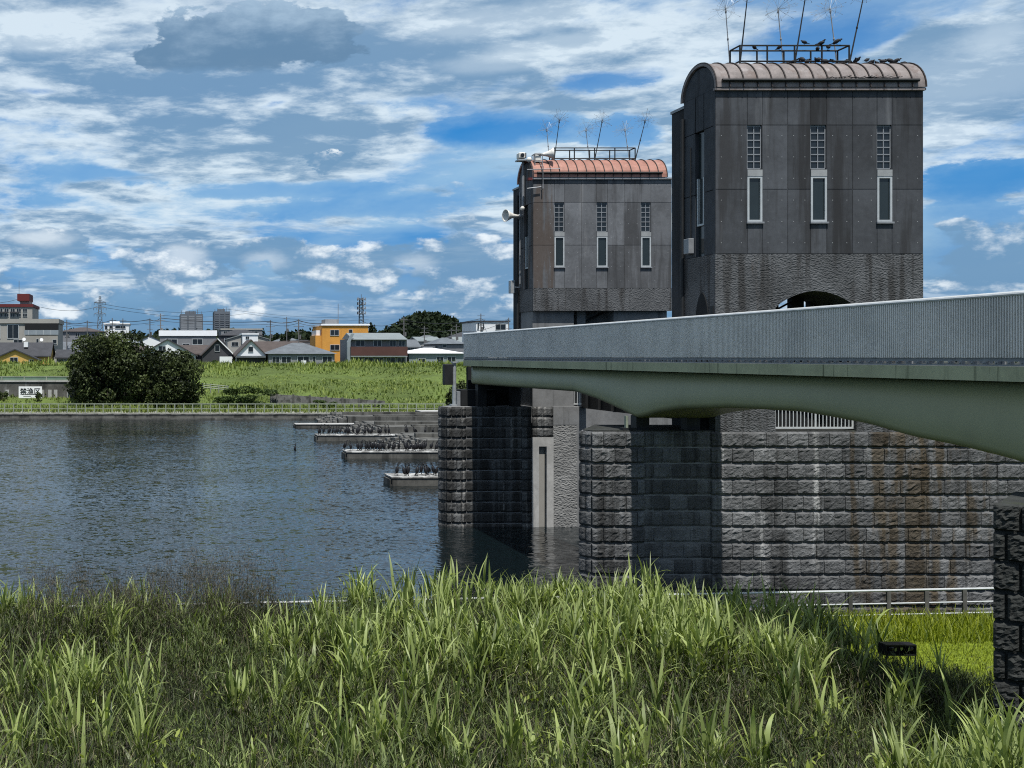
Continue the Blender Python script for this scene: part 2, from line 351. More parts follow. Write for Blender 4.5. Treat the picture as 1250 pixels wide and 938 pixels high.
# ================================================================ world: sky with clouds, and the sun
SUN_EL, SUN_AZ = math.radians(67), math.radians(181)      # azimuth from +Y (across the river), clockwise; the sun stands behind the camera
def build_world():
    w = bpy.data.worlds.new('World'); S.world = w; w.use_nodes = True
    nt = w.node_tree; nt.nodes.clear()
    sky = nd(nt, 'ShaderNodeTexSky', sky_type='NISHITA'); sky.sun_disc = False
    sky.sun_elevation = SUN_EL; sky.sun_rotation = SUN_AZ; sky.air_density = 1.0; sky.dust_density = .15; sky.ozone_density = 3.0; sky.altitude = 50
    g = nd(nt, 'ShaderNodeTexCoord').outputs['Generated']
    sp = nd(nt, 'ShaderNodeSeparateXYZ'); nt.links.new(g, sp.inputs[0]); x, y, z = sp.outputs
    az = mth(nt, 'ARCTAN2', x, y); el = mth(nt, 'ARCSINE', z)
    def comb(a, b, c=0.0):
        n = nd(nt, 'ShaderNodeCombineXYZ'); setin(nt, n, 0, a); setin(nt, n, 1, b); setin(nt, n, 2, c); return n.outputs[0]
    def AE(px, py):
        v = Vector((px - CX, FPX, CY - py)).normalized(); return math.atan2(v.x, v.y), math.asin(v.z)
    mul = lambda a, b: mth(nt, 'MULTIPLY', a, b)
    add = lambda a, b: mth(nt, 'ADD', a, b)
    sub = lambda a, b: mth(nt, 'SUBTRACT', a, b)
    q = comb(az, mul(el, 2.2))
    warp = noise_n(nt, q, 13, 8, .62)
    fine = noise_n(nt, mapping(nt, q, (1, 1, 1), (4, 1, 0)), 30, 6, .6)
    def blob(px, py, rx, ry, k=1.4):
        a0, e0 = AE(px, py); a1, _ = AE(px + rx, py); _, e1 = AE(px, py - ry)
        u = mth(nt, 'DIVIDE', sub(az, a0), a1 - a0); v = mth(nt, 'DIVIDE', sub(el, e0), e1 - e0)
        r = mth(nt, 'SQRT', add(mul(u, u), mul(v, v)))
        return add(sub(1.0, r), mul(sub(warp, .5), k)), v
    # clear blue behind everything
    hs = nd(nt, 'ShaderNodeHueSaturation'); nt.links.new(sky.outputs[0], hs.inputs['Color']); hs.inputs['Saturation'].default_value = 1.25; hs.inputs['Value'].default_value = .8
    c = mixc(nt, 1.0, hs.outputs[0], mixc(nt, smooth(nt, el, .02, .22), (.26, .43, .86), (.12, .80, 1.2)), 'MULTIPLY')
    blue = c
    # thin pale veil
    zc = add(mth(nt, 'MAXIMUM', z, 0.0), .11)
    p = comb(mth(nt, 'DIVIDE', x, zc), mth(nt, 'DIVIDE', y, zc))
    veil = smooth(nt, noise_n(nt, mapping(nt, p, (1, 1, 1), (1.5, 4.2, 0)), .55, 6, .55, .3), .30, .62)
    veil = mul(veil, sub(1.0, mul(smooth(nt, el, .16, .30), .35)))
    c = mixc(nt, mul(veil, .66), c, mixc(nt, smooth(nt, el, .025, .12), (1.25, 2.7, 4.4), (4.3, 6.1, 7.2)))
    # broken deck: bright thin edges, blue-grey where it is thick
    n1 = noise_n(nt, p, .85, 9, .60, .2)
    n2 = noise_n(nt, mapping(nt, p, (1, 1.15, 1), (3.1, 7.7, 0)), 2.0, 9, .63, .15)
    n3 = noise_n(nt, mapping(nt, p, (1, 1.3, 1), (7.1, 2.7, 0)), 4.6, 8, .62, .2)
    hole = mth(nt, 'ADD', 0.0, 0.0)
    cov = add(add(mul(n1, .78), mul(n2, .22)), mul(smooth(nt, el, .05, .14), .035))
    for px, py, rx, ry, amt in ((600, 160, 120, 20, .20), (730, 98, 80, 20, .12), (1195, 218, 90, 24, .20), (80, 112, 90, 9, .10), (1000, 50, 140, 34, .14), (780, 330, 500, 30, .10),
                                (300, 232, 160, 12, .09), (470, 255, 180, 16, .10), (130, 215, 100, 14, .08), (760, 160, 60, 22, .14), (650, 225, 90, 20, .10), (1190, 300, 90, 40, .14)):
        b, _ = blob(px, py, rx, ry, 2.4); hb = smooth(nt, b, -.25, .75); cov = sub(cov, mul(hb, amt)); hole = mth(nt, 'MAXIMUM', hole, mul(hb, min(1, amt * 5)))
    for px, py, rx, ry, amt in ((1180, 85, 150, 75, .17), (200, 90, 420, 70, .12), (460, 40, 330, 50, .10), (760, 60, 220, 36, .10), (330, 170, 260, 40, .10), (1150, 165, 60, 16, .16)):
        b, _ = blob(px, py, rx, ry, 1.6); cov = add(cov, mul(smooth(nt, b, -.2, .7), amt))
    c = mixc(nt, mul(hole, .75), c, blue)
    m1 = mul(smooth(nt, cov, .465, .55), smooth(nt, el, .02, .07))
    thick = smooth(nt, add(cov, add(mul(sub(n2, .5), .8), mul(sub(n3, .5), .75))), .42, .70)
    for px, py, rx, ry, amt in ((60, 42, 140, 26, .55), (230, 42, 90, 24, .55), (610, 25, 170, 24, .45), (700, 55, 130, 18, .45), (1215, 45, 80, 26, .5), (1170, 95, 140, 50, .3), (1150, 163, 70, 14, .7), (640, 75, 120, 14, .35)):
        b, _ = blob(px, py, rx, ry, 1.5); thick = sub(thick, mul(smooth(nt, b, -.2, .6), amt))
    thick = mth(nt, 'MAXIMUM', thick, 0.0)
    deck = mixc(nt, thick, (6.5, 7.5, 8.2), mixc(nt, smooth(nt, el, .25, .7), (1.7, 2.95, 4.45), (4.6, 5.1, 5.6)))  # overhead deck, mostly out of view, whitened to take blue out of shadow fill
    c = mixc(nt, mul(m1, .88), c, deck)
    # small dark-blue lens clouds and heaps of cumulus low over the horizon
    qa = comb(az, mul(el, 1.7)); off = (0.003, .022, 0)
    h1, h2 = noise_n(nt, qa, 12, 9, .56, .1), noise_n(nt, mapping(nt, qa, (1, 1, 1), off), 12, 9, .56, .1)
    band = mul(smooth(nt, el, .010, .045), sub(1.0, smooth(nt, el, .095, .15)))
    d = add(h1, mul(sub(band, 1.0), .5)); 
    for px, py, rx, ry, amt in ((52, 292, 75, 18, .2), (222, 318, 70, 32, .24), (505, 325, 90, 30, .13), (340, 318, 90, 24, .10), (605, 320, 50, 36, .14), (420, 205, 70, 26, .42), (480, 180, 60, 20, .36), (110, 255, 70, 18, .10), (300, 200, 120, 22, .34), (60, 235, 60, 16, .25), (560, 265, 120, 12, .22), (1190, 335, 90, 30, .14), (1165, 275, 24, 7, .2), (540, 228, 55, 10, .45), (20, 230, 50, 20, .2)):
        b, _ = blob(px, py, rx, ry, 2.2); d = add(d, mul(smooth(nt, b, -.3, .7), amt))
    m2 = mul(smooth(nt, d, .465, .54), .96)
    lit = smooth(nt, add(mul(sub(h1, h2), 1.6), mul(sub(fine, .5), .7)), -.02, .30)
    for px, py, rx, ry, amt in ((52, 290, 52, 13, .6), (222, 316, 46, 24, .6), (325, 318, 36, 14, .4), (508, 322, 30, 16, .35)):
        b, _ = blob(px, py, rx, ry, 2.2); lit = mth(nt, 'MINIMUM', add(lit, mul(smooth(nt, b, -.1, .9), amt)), 1.0)
    c = mixc(nt, mul(m2, .92), c, mixc(nt, lit, (1.5, 2.85, 4.5), (7.9, 8.5, 8.9)))
    # the dark heap near the top left, flat below
    b, v = blob(300, 54, 170, 56, 1.9)
    mk = mul(smooth(nt, b, .10, .21), smooth(nt, add(v, mul(sub(fine, .5), .5)), -.66, -.40))
    top = add(add(mul(v, .40), mul(sub(warp, .5), 1.3)), mul(sub(fine, .5), .6))
    c = mixc(nt, mul(mk, .95), c, mixc(nt, smooth(nt, top, -.1, .6), (1.2, 2.25, 3.6), (3.3, 4.6, 6.0)))
    bg = nd(nt, 'ShaderNodeBackground'); nt.links.new(c, bg.inputs[0]); bg.inputs[1].default_value = .092
    o = nd(nt, 'ShaderNodeOutputWorld'); nt.links.new(bg.outputs[0], o.inputs[0])
    w.cycles.sampling_method = 'MANUAL'; w.cycles.sample_map_resolution = 1024
build_world()
sl = bpy.data.lights.new('sun', 'SUN'); sl.energy = 4.9; sl.angle = math.radians(.55); sl.color = (1, .975, .935)
so = bpy.data.objects.new('sun', sl); COL.objects.link(so); so.location = (0, -60, 120)
sdir = Vector((math.sin(SUN_AZ) * math.cos(SUN_EL), math.cos(SUN_AZ) * math.cos(SUN_EL), math.sin(SUN_EL)))
so.rotation_euler = sdir.to_track_quat('Z', 'Y').to_euler()
cam = bpy.data.cameras.new('camera'); co = bpy.data.objects.new('camera', cam); COL.objects.link(co); S.camera = co
co.location = (0, 0, EYE); co.rotation_euler = (math.radians(90), 0, 0)
cam.sensor_width = 36; cam.lens = 36 * FPX / 1250; cam.shift_x = (625 - CX) / 1250; cam.shift_y = -(469 - CY) / 1250
cam.clip_start = .1; cam.clip_end = 9000
S.view_settings.view_transform = 'Standard'; S.view_settings.look = 'None'; S.view_settings.exposure = .32; S.view_settings.gamma = 1
S.cycles.use_denoising = False; S.cycles.adaptive_threshold = .007; S.cycles.filter_width = 1.1; S.cycles.sample_clamp_indirect = 4; S.cycles.max_bounces = 6; S.cycles.transparent_max_bounces = 4; S.cycles.caustics_reflective = False; S.cycles.caustics_refractive = False
# ================================================================ ground and water
def grid_sheet(name, xs, rows, mat, fn=None):
    """rows: list of functions x -> (y, z)"""
    V = []; nx = len(xs)
    for r in rows:
        for x in xs:
            y, z = r(x)
            if fn: z += fn(x, y)
            V.append((x, y, z))
    Fq = [(j * nx + i, j * nx + i + 1, (j + 1) * nx + i + 1, (j + 1) * nx + i) for j in range(len(rows) - 1) for i in range(nx - 1)]
    return np_mesh(name, V, Fq, mat, smooth=True)
def rail_y(x): return 24.9 + (x + 3.64) * .085
def bank_edge(x): return rail_y(x) + .45
def near_z(y):
    if y < 2: return 5.4
    if y < 14.5: return 5.4 - (y - 2) * (5.4 - .38) / 12.5
    return .36
xs = [-70, -50, -35] + [-25 + i for i in range(60)] + [40, 55, 80]
xs = sorted(set([float(x) for x in xs] + [12.19, 12.21]))
rows = [(lambda x, y=y: (y, near_z(y))) for y in (-60, -20, -5, 2, 3, 4, 5, 6, 7, 8, 9, 10, 11, 12, 13, 14, 15, 16, 17, 18, 19, 20, 21, 22)]
for t in (.25, .5, .75, 1.0): rows.append(lambda x, t=t: (22 + (bank_edge(x) - 22) * t, .36))
rows.append(lambda x: (bank_edge(x) + .01, -2.5))
tag(grid_sheet('near_bank', xs, rows, 'soil', lambda x, y: .06 * noise.noise(Vector((x * .6, y * .6, 0))) if 8 < y < 24 else 0), kind='structure')
mb = MB()
xs2 = [i * .5 for i in range(31, 47)]
tag(grid_sheet('lawn', [15.4 + .4 * i for i in range(30)], [(lambda x, y=y: (y, .42 + .02 * noise.noise(Vector((x, y, 3))))) for y in [18 + .5 * i for i in range(18)]], 'lawn'), kind='structure')
# water sheet
m, nt = new_mat('river_water'); M['water'] = m
b = nd(nt, 'ShaderNodeBsdfPrincipled'); o = nd(nt, 'ShaderNodeOutputMaterial'); nt.links.new(b.outputs[0], o.inputs[0])
b.inputs['Base Color'].default_value = (.003, .006, .007, 1); b.inputs['Roughness'].default_value = .06; b.inputs['IOR'].default_value = 1.45
p = pos(nt)
wv = mapping(nt, p, (.55, 1.0, 1))
n1 = noise_n(nt, wv, 1.9, 4, .6, .3); n2 = noise_n(nt, mapping(nt, p, (.35, .8, 1), (3, 9, 0)), .45, 3, .5, .2); n3 = noise_n(nt, mapping(nt, p, (.6, 1, 1), (8, 1, 0)), 6, 2, .5)
calm = smooth(nt, noise_n(nt, mapping(nt, p, (.028, .075, 1), (2.2, 5.4, 0)), 1.0, 3, .5), .40, .58, .55, 1.0)
h = mth(nt, 'ADD', mth(nt, 'MULTIPLY', n1, .55), mth(nt, 'ADD', mth(nt, 'MULTIPLY', n2, .9), mth(nt, 'MULTIPLY', n3, .08)))
def nvec(scale, sc, loc, detail, rough):
    n_ = nd(nt, 'ShaderNodeTexNoise'); nt.links.new(mapping(nt, p, scale, loc), n_.inputs['Vector']); n_.inputs['Scale'].default_value = sc
    n_.inputs['Detail'].default_value = detail; n_.inputs['Roughness'].default_value = rough; n_.inputs['Distortion'].default_value = .4
    s_ = nd(nt, 'ShaderNodeVectorMath', operation='SUBTRACT'); nt.links.new(n_.outputs['Color'], s_.inputs[0]); s_.inputs[1].default_value = (.5, .5, .5); return s_.outputs[0]
def vmul(v, k):
    s_ = nd(nt, 'ShaderNodeVectorMath', operation='MULTIPLY'); nt.links.new(v, s_.inputs[0])
    if isinstance(k, tuple): s_.inputs[1].default_value = k
    else:
        c_ = nd(nt, 'ShaderNodeCombineXYZ'); [nt.links.new(k, c_.inputs[i_]) for i_ in (0, 1)]; nt.links.new(c_.outputs[0], s_.inputs[1])
    return s_.outputs[0]
def vadd(a_, b_):
    s_ = nd(nt, 'ShaderNodeVectorMath', operation='ADD'); nt.links.new(a_, s_.inputs[0])
    if isinstance(b_, tuple): s_.inputs[1].default_value = b_
    else: nt.links.new(b_, s_.inputs[1])
    return s_.outputs[0]
slope = vadd(vmul(nvec((.6, 1, 1), 7.5, (0, 0, 0), 2, .5), (.58, .90, 0)), vmul(nvec((.5, 1, 1), 2.3, (4, 8, 0), 3, .6), (.28, .46, 0)))
slope = vadd(vmul(slope, calm), (0, 0, 1))
nrm_ = nd(nt, 'ShaderNodeVectorMath', operation='NORMALIZE'); nt.links.new(slope, nrm_.inputs[0]); nt.links.new(nrm_.outputs[0], b.inputs['Normal'])
tag(MB().add([(-1500, 22, 0), (1500, 22, 0), (1500, 121, 0), (-1500, 121, 0)], [(0, 1, 2, 3)]).build('river_water', 'water'), kind='structure')
# far bank: path, levee, town plain to the horizon
xf = [-1500, -600, -300, -150, -100, -80] + [-60 + 3 * i for i in range(61)] + [140, 170, 220, 300, 600, 1500]
def lev(x): return 5.7 + .25 * noise.noise(Vector((x * .07, 3, 0)))
FR = [(120.6, lambda x: -2.0), (120.61, lambda x: .52), (122.2, lambda x: .55), (125.5, lambda x: .62)]
LEV = [(127, .75), (129, 1.0), (131, 1.5), (134, 2.1), (137, 2.65), (140, 3.2), (143, 3.7), (146, 4.2), (149, 4.6), (152, 5.05), (156, 5.6), (160, None), (164, None), (172, None), (182, 3.6), (190, 2.6)]
def bump2(x, y): return .45 * noise.noise(Vector((x * .12, y * .25, 1))) + .2 * noise.noise(Vector((x * .5, y * .5, 4))) if 128 < y < 178 else 0
tag(grid_sheet('riverside_path', xf, [(lambda x, y=y, z=z: (y, z(x))) for y, z in FR], 'path'), kind='structure')
def far_z(x, y):
    pr = 125.5, .62
    for yy, zz in LEV:
        zz = lev(x) if zz is None else zz
        if y <= yy: return pr[1] + (zz - pr[1]) * (y - pr[0]) / (yy - pr[0]) + bump2(x, y)
        pr = yy, zz
    return pr[1]
tag(grid_sheet('embankment', xf, [lambda x: (125.5, .60)] + [(lambda x, y=y: (y, far_z(x, y))) for y, z in LEV], 'turf'), kind='structure')
tag(grid_sheet('ground', [-6000, -1500, -300, 0, 300, 1500, 6000], [(lambda x, y=y: (y, 2.55)) for y in (189.5, 400, 900, 2000, 5000, 8000)], 'town_ground'), kind='structure')

# ================================================================ the weir towers and their piers
YN, YF = 29.2, 43.8
XT0, XT1, TD = 15.35, 21.05, 1.75; X0, X1 = XT0 + .18, XT1 + .18
COLS = [0, .87, 1.28, 1.98, 2.61, 3.05, 3.76, 4.43, 4.84, 5.70]
ROWS = [9.83, 11.60, 13.36, 14.12, 14.38]
def build_tower(Y, near):
    pm = 'panel' if near else 'panel_far'; D = TD; dx = 0 if near else .18; X0, X1 = XT0 + dx, XT1 + dx
    t = thing('gate_tower', 'near dark concrete gate tower with grey barrel roof and arched opening' if near else 'far gate tower with salmon pink barrel roof and loudspeakers at its corner',
              'tower', ((X0 + X1) / 2, Y + D / 2, 5.0), 'vaulted gate towers of the weir')
    w = MB()
    w.box(X0 + .14, X1 - .03, Y + .12, Y + D - .02, 9.83, 14.38)                 # core behind the skin
    wins = (1, 4, 7)
    for ci in range(9):
        a, b = X0 + COLS[ci], X0 + COLS[ci + 1]
        rows = list(zip(ROWS[:-1], ROWS[1:]))
        if ci in wins: rows = [(9.83, 10.66), (13.36, 14.12), (14.12, 14.38)]
        for z0, z1 in rows:
            w.box(a, b, Y + .018, Y + .12, z0, z1)
            w.box(a + .009, b - .009, Y, Y + .017, z0 + .009, z1 - .009)
            w.t += [.5] * (len(w.v) - len(w.t) - 8) + [min(1, max(0, R.gauss(.60 - .035 * ci if near else .55, .16) + (.28 if ci in wins and z1 < 11 else 0)))] * 8
        if ci in wins: w.box(a, b, Y + .085, Y + .12, 10.66, 13.36)
    for y0, y1 in ((.0, .60), (.64, 1.06), (1.10, D)):                           # side skin facing the river mouth
        for z0, z1 in ((9.83, 11.60), (11.60, 13.36), (13.36, 14.38)):
            if (y0, z1) in ((.64, 11.60), (.64, 13.36)): continue
            w.box(X0 + .0, X0 + .137, Y + (.125 if y0 == 0 else y0), Y + y1 - (.021 if y1 == D else 0), z0 + .01, z1 - .01)
    w.box(X1 - .028, X1, Y + .125, Y + D - .025, 9.84, 14.37)
    w.box(X0 + .003, X1 - .003, Y + D - .018, Y + D, 9.84, 14.38)
    yc = Y + D / 2
    arc = lambda ry, rz, n=18: [(yc + ry * math.cos(math.pi * i / n), 14.385 + rz * math.sin(math.pi * i / n)) for i in range(n + 1)]
    XR_ = X1 if near else X1 - .24
    w.prism(arc(D / 2 - .02, .75), 'x', X0 + .02, XR_ - .02)
    w.cur = 1
    for ci in range(9):                                                           # plugged form-tie holes
        if ci in wins: continue
        a, b = X0 + COLS[ci], X0 + COLS[ci + 1]
        for z0, z1 in ((9.83, 11.60), (11.60, 13.36)):
            for k in range(3):
                z = z0 + .3 + .585 * k
                for x in (a + .16, b - .16): w.box(x - .010, x + .010, Y - .003, Y + .004, z - .010, z + .010)
    w.t += [.5] * (len(w.v) - len(w.t))
    w.build('wall', [pm, 'sill_concrete'], t)
    # roof: a standing-seam vault
    r = MB()
    out, inn = arc(D / 2 + .09, .86), arc(D / 2 + .02, .79)
    XR_ = X1 if near else X1 - .24
    r.prism(out + inn[::-1], 'x', X0 - .04, XR_ + .02)
    rf = r.build('roof', 'copper_grey' if near else 'copper_pink', t)
    q = MB()
    n = 16
    for i in range(n):
        x = X0 - .04 + (XR_ - X0 + .06) * i / (n - 1)
        x0, x1 = (x, x + .028) if i == 0 else ((x - .028, x) if i == n - 1 else (x - .014, x + .014))
        q.prism(arc(D / 2 + .125, .895) + arc(D / 2 + .085, .855)[::-1], 'x', x0 + .002, x1 + .002)
    q.build('roof_seams', 'seam', rf)
    g = MB()
    g.tube([(X0 + .12, Y - .125, 14.56), (XR_ - .2, Y - .125, 14.56)], .045, 6)
    if near:
        for i in range(60):                                                       # twigs caught behind the snow bar
            x = X0 + 2.9 + 2.0 * R.random(); a = R.uniform(-.5, .5)
            g.tube([(x, Y - .1 + R.uniform(-.04, .05), 14.60 + R.uniform(0, .05)), (x + .22 * math.cos(a), Y - .1, 14.61 + .12 * math.sin(a) + R.uniform(0, .05))], .007, 3)
    g.build('snow_bar', 'black', rf)
    e = MB(); e.box(X0 - .05, X1 + .025, Y - .075, Y + .035, 14.30, 14.37); e.build('gutter', 'copper_grey' if near else 'steel_grey', rf)
    # windows
    for ci in wins:
        a, b = X0 + COLS[ci], X0 + COLS[ci + 1]
        f = MB()
        for k in range(7):
            z = 12.17 + 1.17 * k / 6; f.box(a + .02, b - .02, Y + .045, Y + .075, z - .014, z + .014)
        for x in (a + .02, (a + b) / 2, b - .02): f.box(x - .013, x + .013, Y + .047, Y + .073, 12.185, 13.33)
        fo = f.build('glass_block_window', 'steel_grey', t)
        MB().box(a + .006, b - .006, Y + .066, Y + .083, 12.14, 13.352).build('panes', 'glass_block', fo)
        f = MB()
        f.box(a + .0, a + .055, Y - .012, Y + .075, 10.76, 11.9); f.box(b - .055, b, Y - .012, Y + .075, 10.76, 11.9)
        f.box(a, b, Y - .012, Y + .075, 11.9, 11.95); f.box(a, b, Y - .012, Y + .075, 10.71, 10.76)
        fo = f.build('slot_window', 'frame_white', t)
        MB().box(a + .05, b - .05, Y + .03, Y + .083, 10.755, 11.905).build('pane', 'pane_dark', fo)
        MB().box(a - .03, b + .03, Y - .06, Y + .08, 10.655, 10.705).build('window_sill', 'steel_grey', fo)
        MB().box(a, b, Y - .02, Y + .08, 11.955, 12.135).build('window_lintel', 'sill_concrete', fo)
    # narrow window in the side
    f = MB(); f.box(X0 + .02, X0 + .10, Y + .66, Y + .70, 10.7, 12.05); f.box(X0 + .02, X0 + .10, Y + 1.0, Y + 1.04, 10.7, 12.05); f.box(X0 + .02, X0 + .10, Y + .70, Y + 1.0, 10.7, 10.75)
    fo = f.build('side_window', 'frame_white', t)
    MB().box(X0 + .09, X0 + .135, Y + .645, Y + 1.055, 9.85, 13.35).build('pane', 'pane_dark', fo)
    # lower storey
    lo = MB()
    if near:
        xa, xb, zs_, rise = 17.0, 19.22, 8.35, .46; zb = 5.0
        arch = [(xa + (xb - xa) * i / 16, zs_ + rise * math.sin(math.pi * i / 16) ** .8) for i in range(17)]
        lo.prism([(X0, 9.828), (X0, zs_)] + arch + [(X1, zs_), (X1, 9.828)], 'y', Y + .006, Y + D)
        lo.box(xb, X1, Y + .006, Y + D, zb - .1, zs_)
        lo.box(X0, xa, Y + .006, Y + D, zb - .1, zs_)
        lob = lo.build('roughcast_storey', 'band', t)
        MB().prism([(Y + .36, 5.0), (Y + .36, 8.2)] + [(Y + .36 + .66 * i / 12, 8.2 + .6 * math.sin(math.pi * i / 12) ** .7) for i in range(1, 12)] + [(Y + 1.02, 8.2), (Y + 1.02, 5.0)], 'x', X0 - .025, X0 - .002).build('side_doorway_shade', 'void', t)  # dark panel painted as the shade of an open arched doorway
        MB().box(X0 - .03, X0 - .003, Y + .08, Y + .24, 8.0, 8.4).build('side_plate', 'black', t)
        bk = MB()                                                                  # back screen of the passage with two gaps, coloured near-black as interior shade
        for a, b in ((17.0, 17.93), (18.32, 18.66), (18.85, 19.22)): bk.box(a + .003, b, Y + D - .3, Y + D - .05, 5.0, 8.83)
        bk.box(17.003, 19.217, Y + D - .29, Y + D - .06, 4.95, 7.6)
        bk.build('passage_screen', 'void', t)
        MB().tube([(17.8, Y + D - .2, 8.3), (18.4, Y + D - .2, 8.62)], .03, 6).build('brace', 'black', t)
        # the low passage under the side storey
    else:
        lo.box(X0, X1, Y + .006, Y + D, 8.90, 9.828)
        lob = lo.build('roughcast_storey', 'band', t)
        lg = MB(); lg.box(X0 + .05, X0 + 1.75, Y + .22, Y + D - .1, 4.9, 8.9)
        lg.box(X1 - 2.3, X1 - .1, Y + .22, Y + D - .1, 4.9, 8.9)
        lg.box(X0 + 2.0, X0 + 2.35, Y + .5, Y + D - .5, 4.9, 8.9); lg.box(X0 + 2.65, X1 - 2.3, Y + .9, Y + D - .2, 4.9, 8.9)
        lg.build('leg_wall', 'smooth_concrete', t)
        MB().tube([(X0 + 2.2, Y + .6, 8.4), (X0 + 3.2, Y + .8, 8.85)], .04, 6).build('brace', 'black', t)
    # stair shaft behind, pipes and box on the side
    sh = MB(); sh.box(X0 + .03, X0 + 1.6, Y + D + .004, Y + D + .78, 4.9, 14.22); sh.build('stair_shaft', 'panel_shaded', t)
    MB().box(X0 + .0, X0 + 1.63, Y + D + .0045, Y + D + .81, 14.223, 14.30).build('shaft_cap', 'steel_grey', t)
    MB().tube([(X0 - .06, Y + D - .04, 4.95), (X0 - .06, Y + D - .04, 13.9)], .05, 8).build('downpipe', 'black', t)
    if near:
        MB().box(X0 - .16, X0 - .005, Y + 1.15, Y + 1.45, 9.95, 10.38).build('junction_box', 'steel_grey', t, bevel=.01)
        MB().tube([(X0 - .03, Y + 1.3, 10.38), (X0 - .03, Y + 1.3, 13.0)], .018, 6).build('conduit', 'black', t)
    else:
        MB().box(X0 - .24, X0 - .045, Y + D + .3, Y + D + .6, 9.75, 10.3).build('junction_box', 'steel', t, bevel=.01)
        MB().tube([(X0 - .09, Y + D + .2, 10.0), (X0 - .09, Y + D - .35, 9.95), (X0 - .09, Y + D - .4, 10.1), (X0 - .09, Y + D - .4, 14.0)], .03, 6).build('conduit', 'steel_grey', t)
    return t
tower_near = build_tower(YN, True)
tower_far = build_tower(YF, False)

def roof_rack(Y, near):
    lab = 'black steel pipe rack on the grey roof of the near tower, pigeons on its rail' if near else 'black steel pipe rack on the salmon pink roof of the far tower'
    z0, z1 = 15.23, 15.72
    if near: xa, xb = 16.36, 19.42
    else: xa, xb = 16.62, 20.0
    ya, yb = Y + .62, Y + 1.13
    t = thing('roof_rack', lab, 'rack', ((xa + xb) / 2, Y + TD / 2, z0), 'pipe racks on the tower roofs')
    f = MB(); rr = .024
    for z in (z0 + .05, z1):
        for y in (ya, yb): f.tube([(xa, y, z), (xb, y, z)], rr, 6)
        for x in (xa, xb): f.tube([(x, ya, z), (x, yb, z)], rr, 6)
    f.build('rail', 'black', t)
    for i in range(5):
        x = xa + (xb - xa) * i / 4
        for y in (ya, yb):
            MB().tube([(x, y, z0 - .07), (x, y, z1)], .026, 6).build('post', 'black', t)
    return t, xa, xb, ya, yb, z1
WHERE = ['left', 'middle', 'right']
def masts(rk, near):
    t, xa, xb, ya, yb, z1 = rk
    for row, y in ((0, ya), (1, yb)):
        for i in range(3):
            x = xa + (xb - xa) * i / 2
            if row == 0: tip = Vector((x + .20 + .10 * i, y - .05, 17.22 if near else 16.85))
            else: tip = Vector((x - .10 - .04 * i, y + .05, 16.92 if near else 16.6))
            nm = 'near' if near else 'far'
            lab = f'thin {"dark" if row == 0 else "pale"} mast with wire starburst, {"front" if row == 0 else "back"} {WHERE[i]} of the {nm} tower roof rack'
            q = thing('starburst_mast', lab, 'mast', (x, y, 15.2), 'wire starburst masts on the tower roofs')
            m0 = MB(); m0.tube([(x, y, 15.2), tip], .022 if row == 0 else .017, 6, .013)
            m0.ball(Vector((x, y, 15.2)).lerp(tip, .96), .032, .032, .06, 6, 4)
            if row == 1 or i == 2: m0.ball(Vector((x, y, 15.2)).lerp(tip, .5), .03, .03, .05, 6, 4)
            m0.build('pole', 'black' if row == 0 else 'steel_grey', q)
            wv = MB(); rr = random.Random(31 * i + row)
            for k in range(36):
                a, b = rr.uniform(0, 2 * math.pi), math.asin(rr.uniform(-.55, 1)); L = rr.uniform(.26, .52)
                d = Vector((math.cos(a) * math.cos(b), math.sin(a) * math.cos(b), math.sin(b)))
                wv.tube([tip, tip + d * L * .6, tip + d * L ], .0026, 3); wv.tube([tip + d * L * .9, tip + d * L * 1.02], .006, 3)
            for ax in range(3):
                a0 = rr.uniform(0, 3.14); ca, sa = math.cos(a0), math.sin(a0); rg = rr.uniform(.24, .34)
                wv.tube([tip + Vector((ca * math.cos(w_), sa * math.cos(w_), math.sin(w_))) * rg for w_ in [2 * math.pi * k_ / 20 * .8 + ax for k_ in range(21)]], .0026, 3)
            wv.build('starburst', 'steel_grey' if row == 0 else 'steel', q)
rk_n = roof_rack(YN, True); rk_f = roof_rack(YF, False)
masts(rk_n, True); masts(rk_f, False)

# loudspeakers, camera, lamp on the far tower's corner
def horn(name, label, c, axis, L, r, holder):
    t = thing(name, label, 'loudspeaker', c, 'horn loudspeakers on the far tower')
    c = Vector(c); ax = Vector(axis).normalized()
    MB().lathe(c, ax, [(0, .05), (L * .25, .07), (L * .55, r * .45), (L * .85, r * .8), (L, r), (L * 1.01, r * .96), (L * .93, r * .8), (L * .6, r * .3)], 18).build('horn', 'cream', t, smooth=True)
    MB().lathe(c - ax * .26, ax, [(0, .05), (.03, .085), (.24, .085), (.27, .05)], 12).build('driver', 'steel_grey', t, smooth=True)
    MB().tube(holder, .025, 6).build('bracket', 'steel_grey', t)
xs_, yb_ = X0 - .12, YF + 1.25
c1 = (fx(630, yb_) + .45, yb_, fz(264, yb_))
horn('horn_loudspeaker', 'cream horn loudspeaker aiming left off the side of the far tower', (c1[0] - .35, c1[1], c1[2]), (-1, -.25, 0), .62, .27, [(c1[0] - .45, c1[1], c1[2]), (X0 - .02, c1[1] + .1, c1[2] - .22), (X0 + .05, c1[1] + .1, c1[2] - .22)])
yr = YF + .2
c2 = (fx(660, yr), yr, fz(189, yr))
horn('horn_loudspeaker', 'cream horn loudspeaker aiming right above the pink roof of the far tower', c2, (1, -.25, .04), .5, .25, [(c2[0] - .05, yr, c2[2]), (c2[0] - .05, yr, c2[2] - .45), (fx(659, yr), YF - .16, fz(205, yr)), (fx(659, yr), YF - .16, fz(232, yr)), (fx(659, yr), YF + .01, fz(233, yr))])
ym = YF + .95
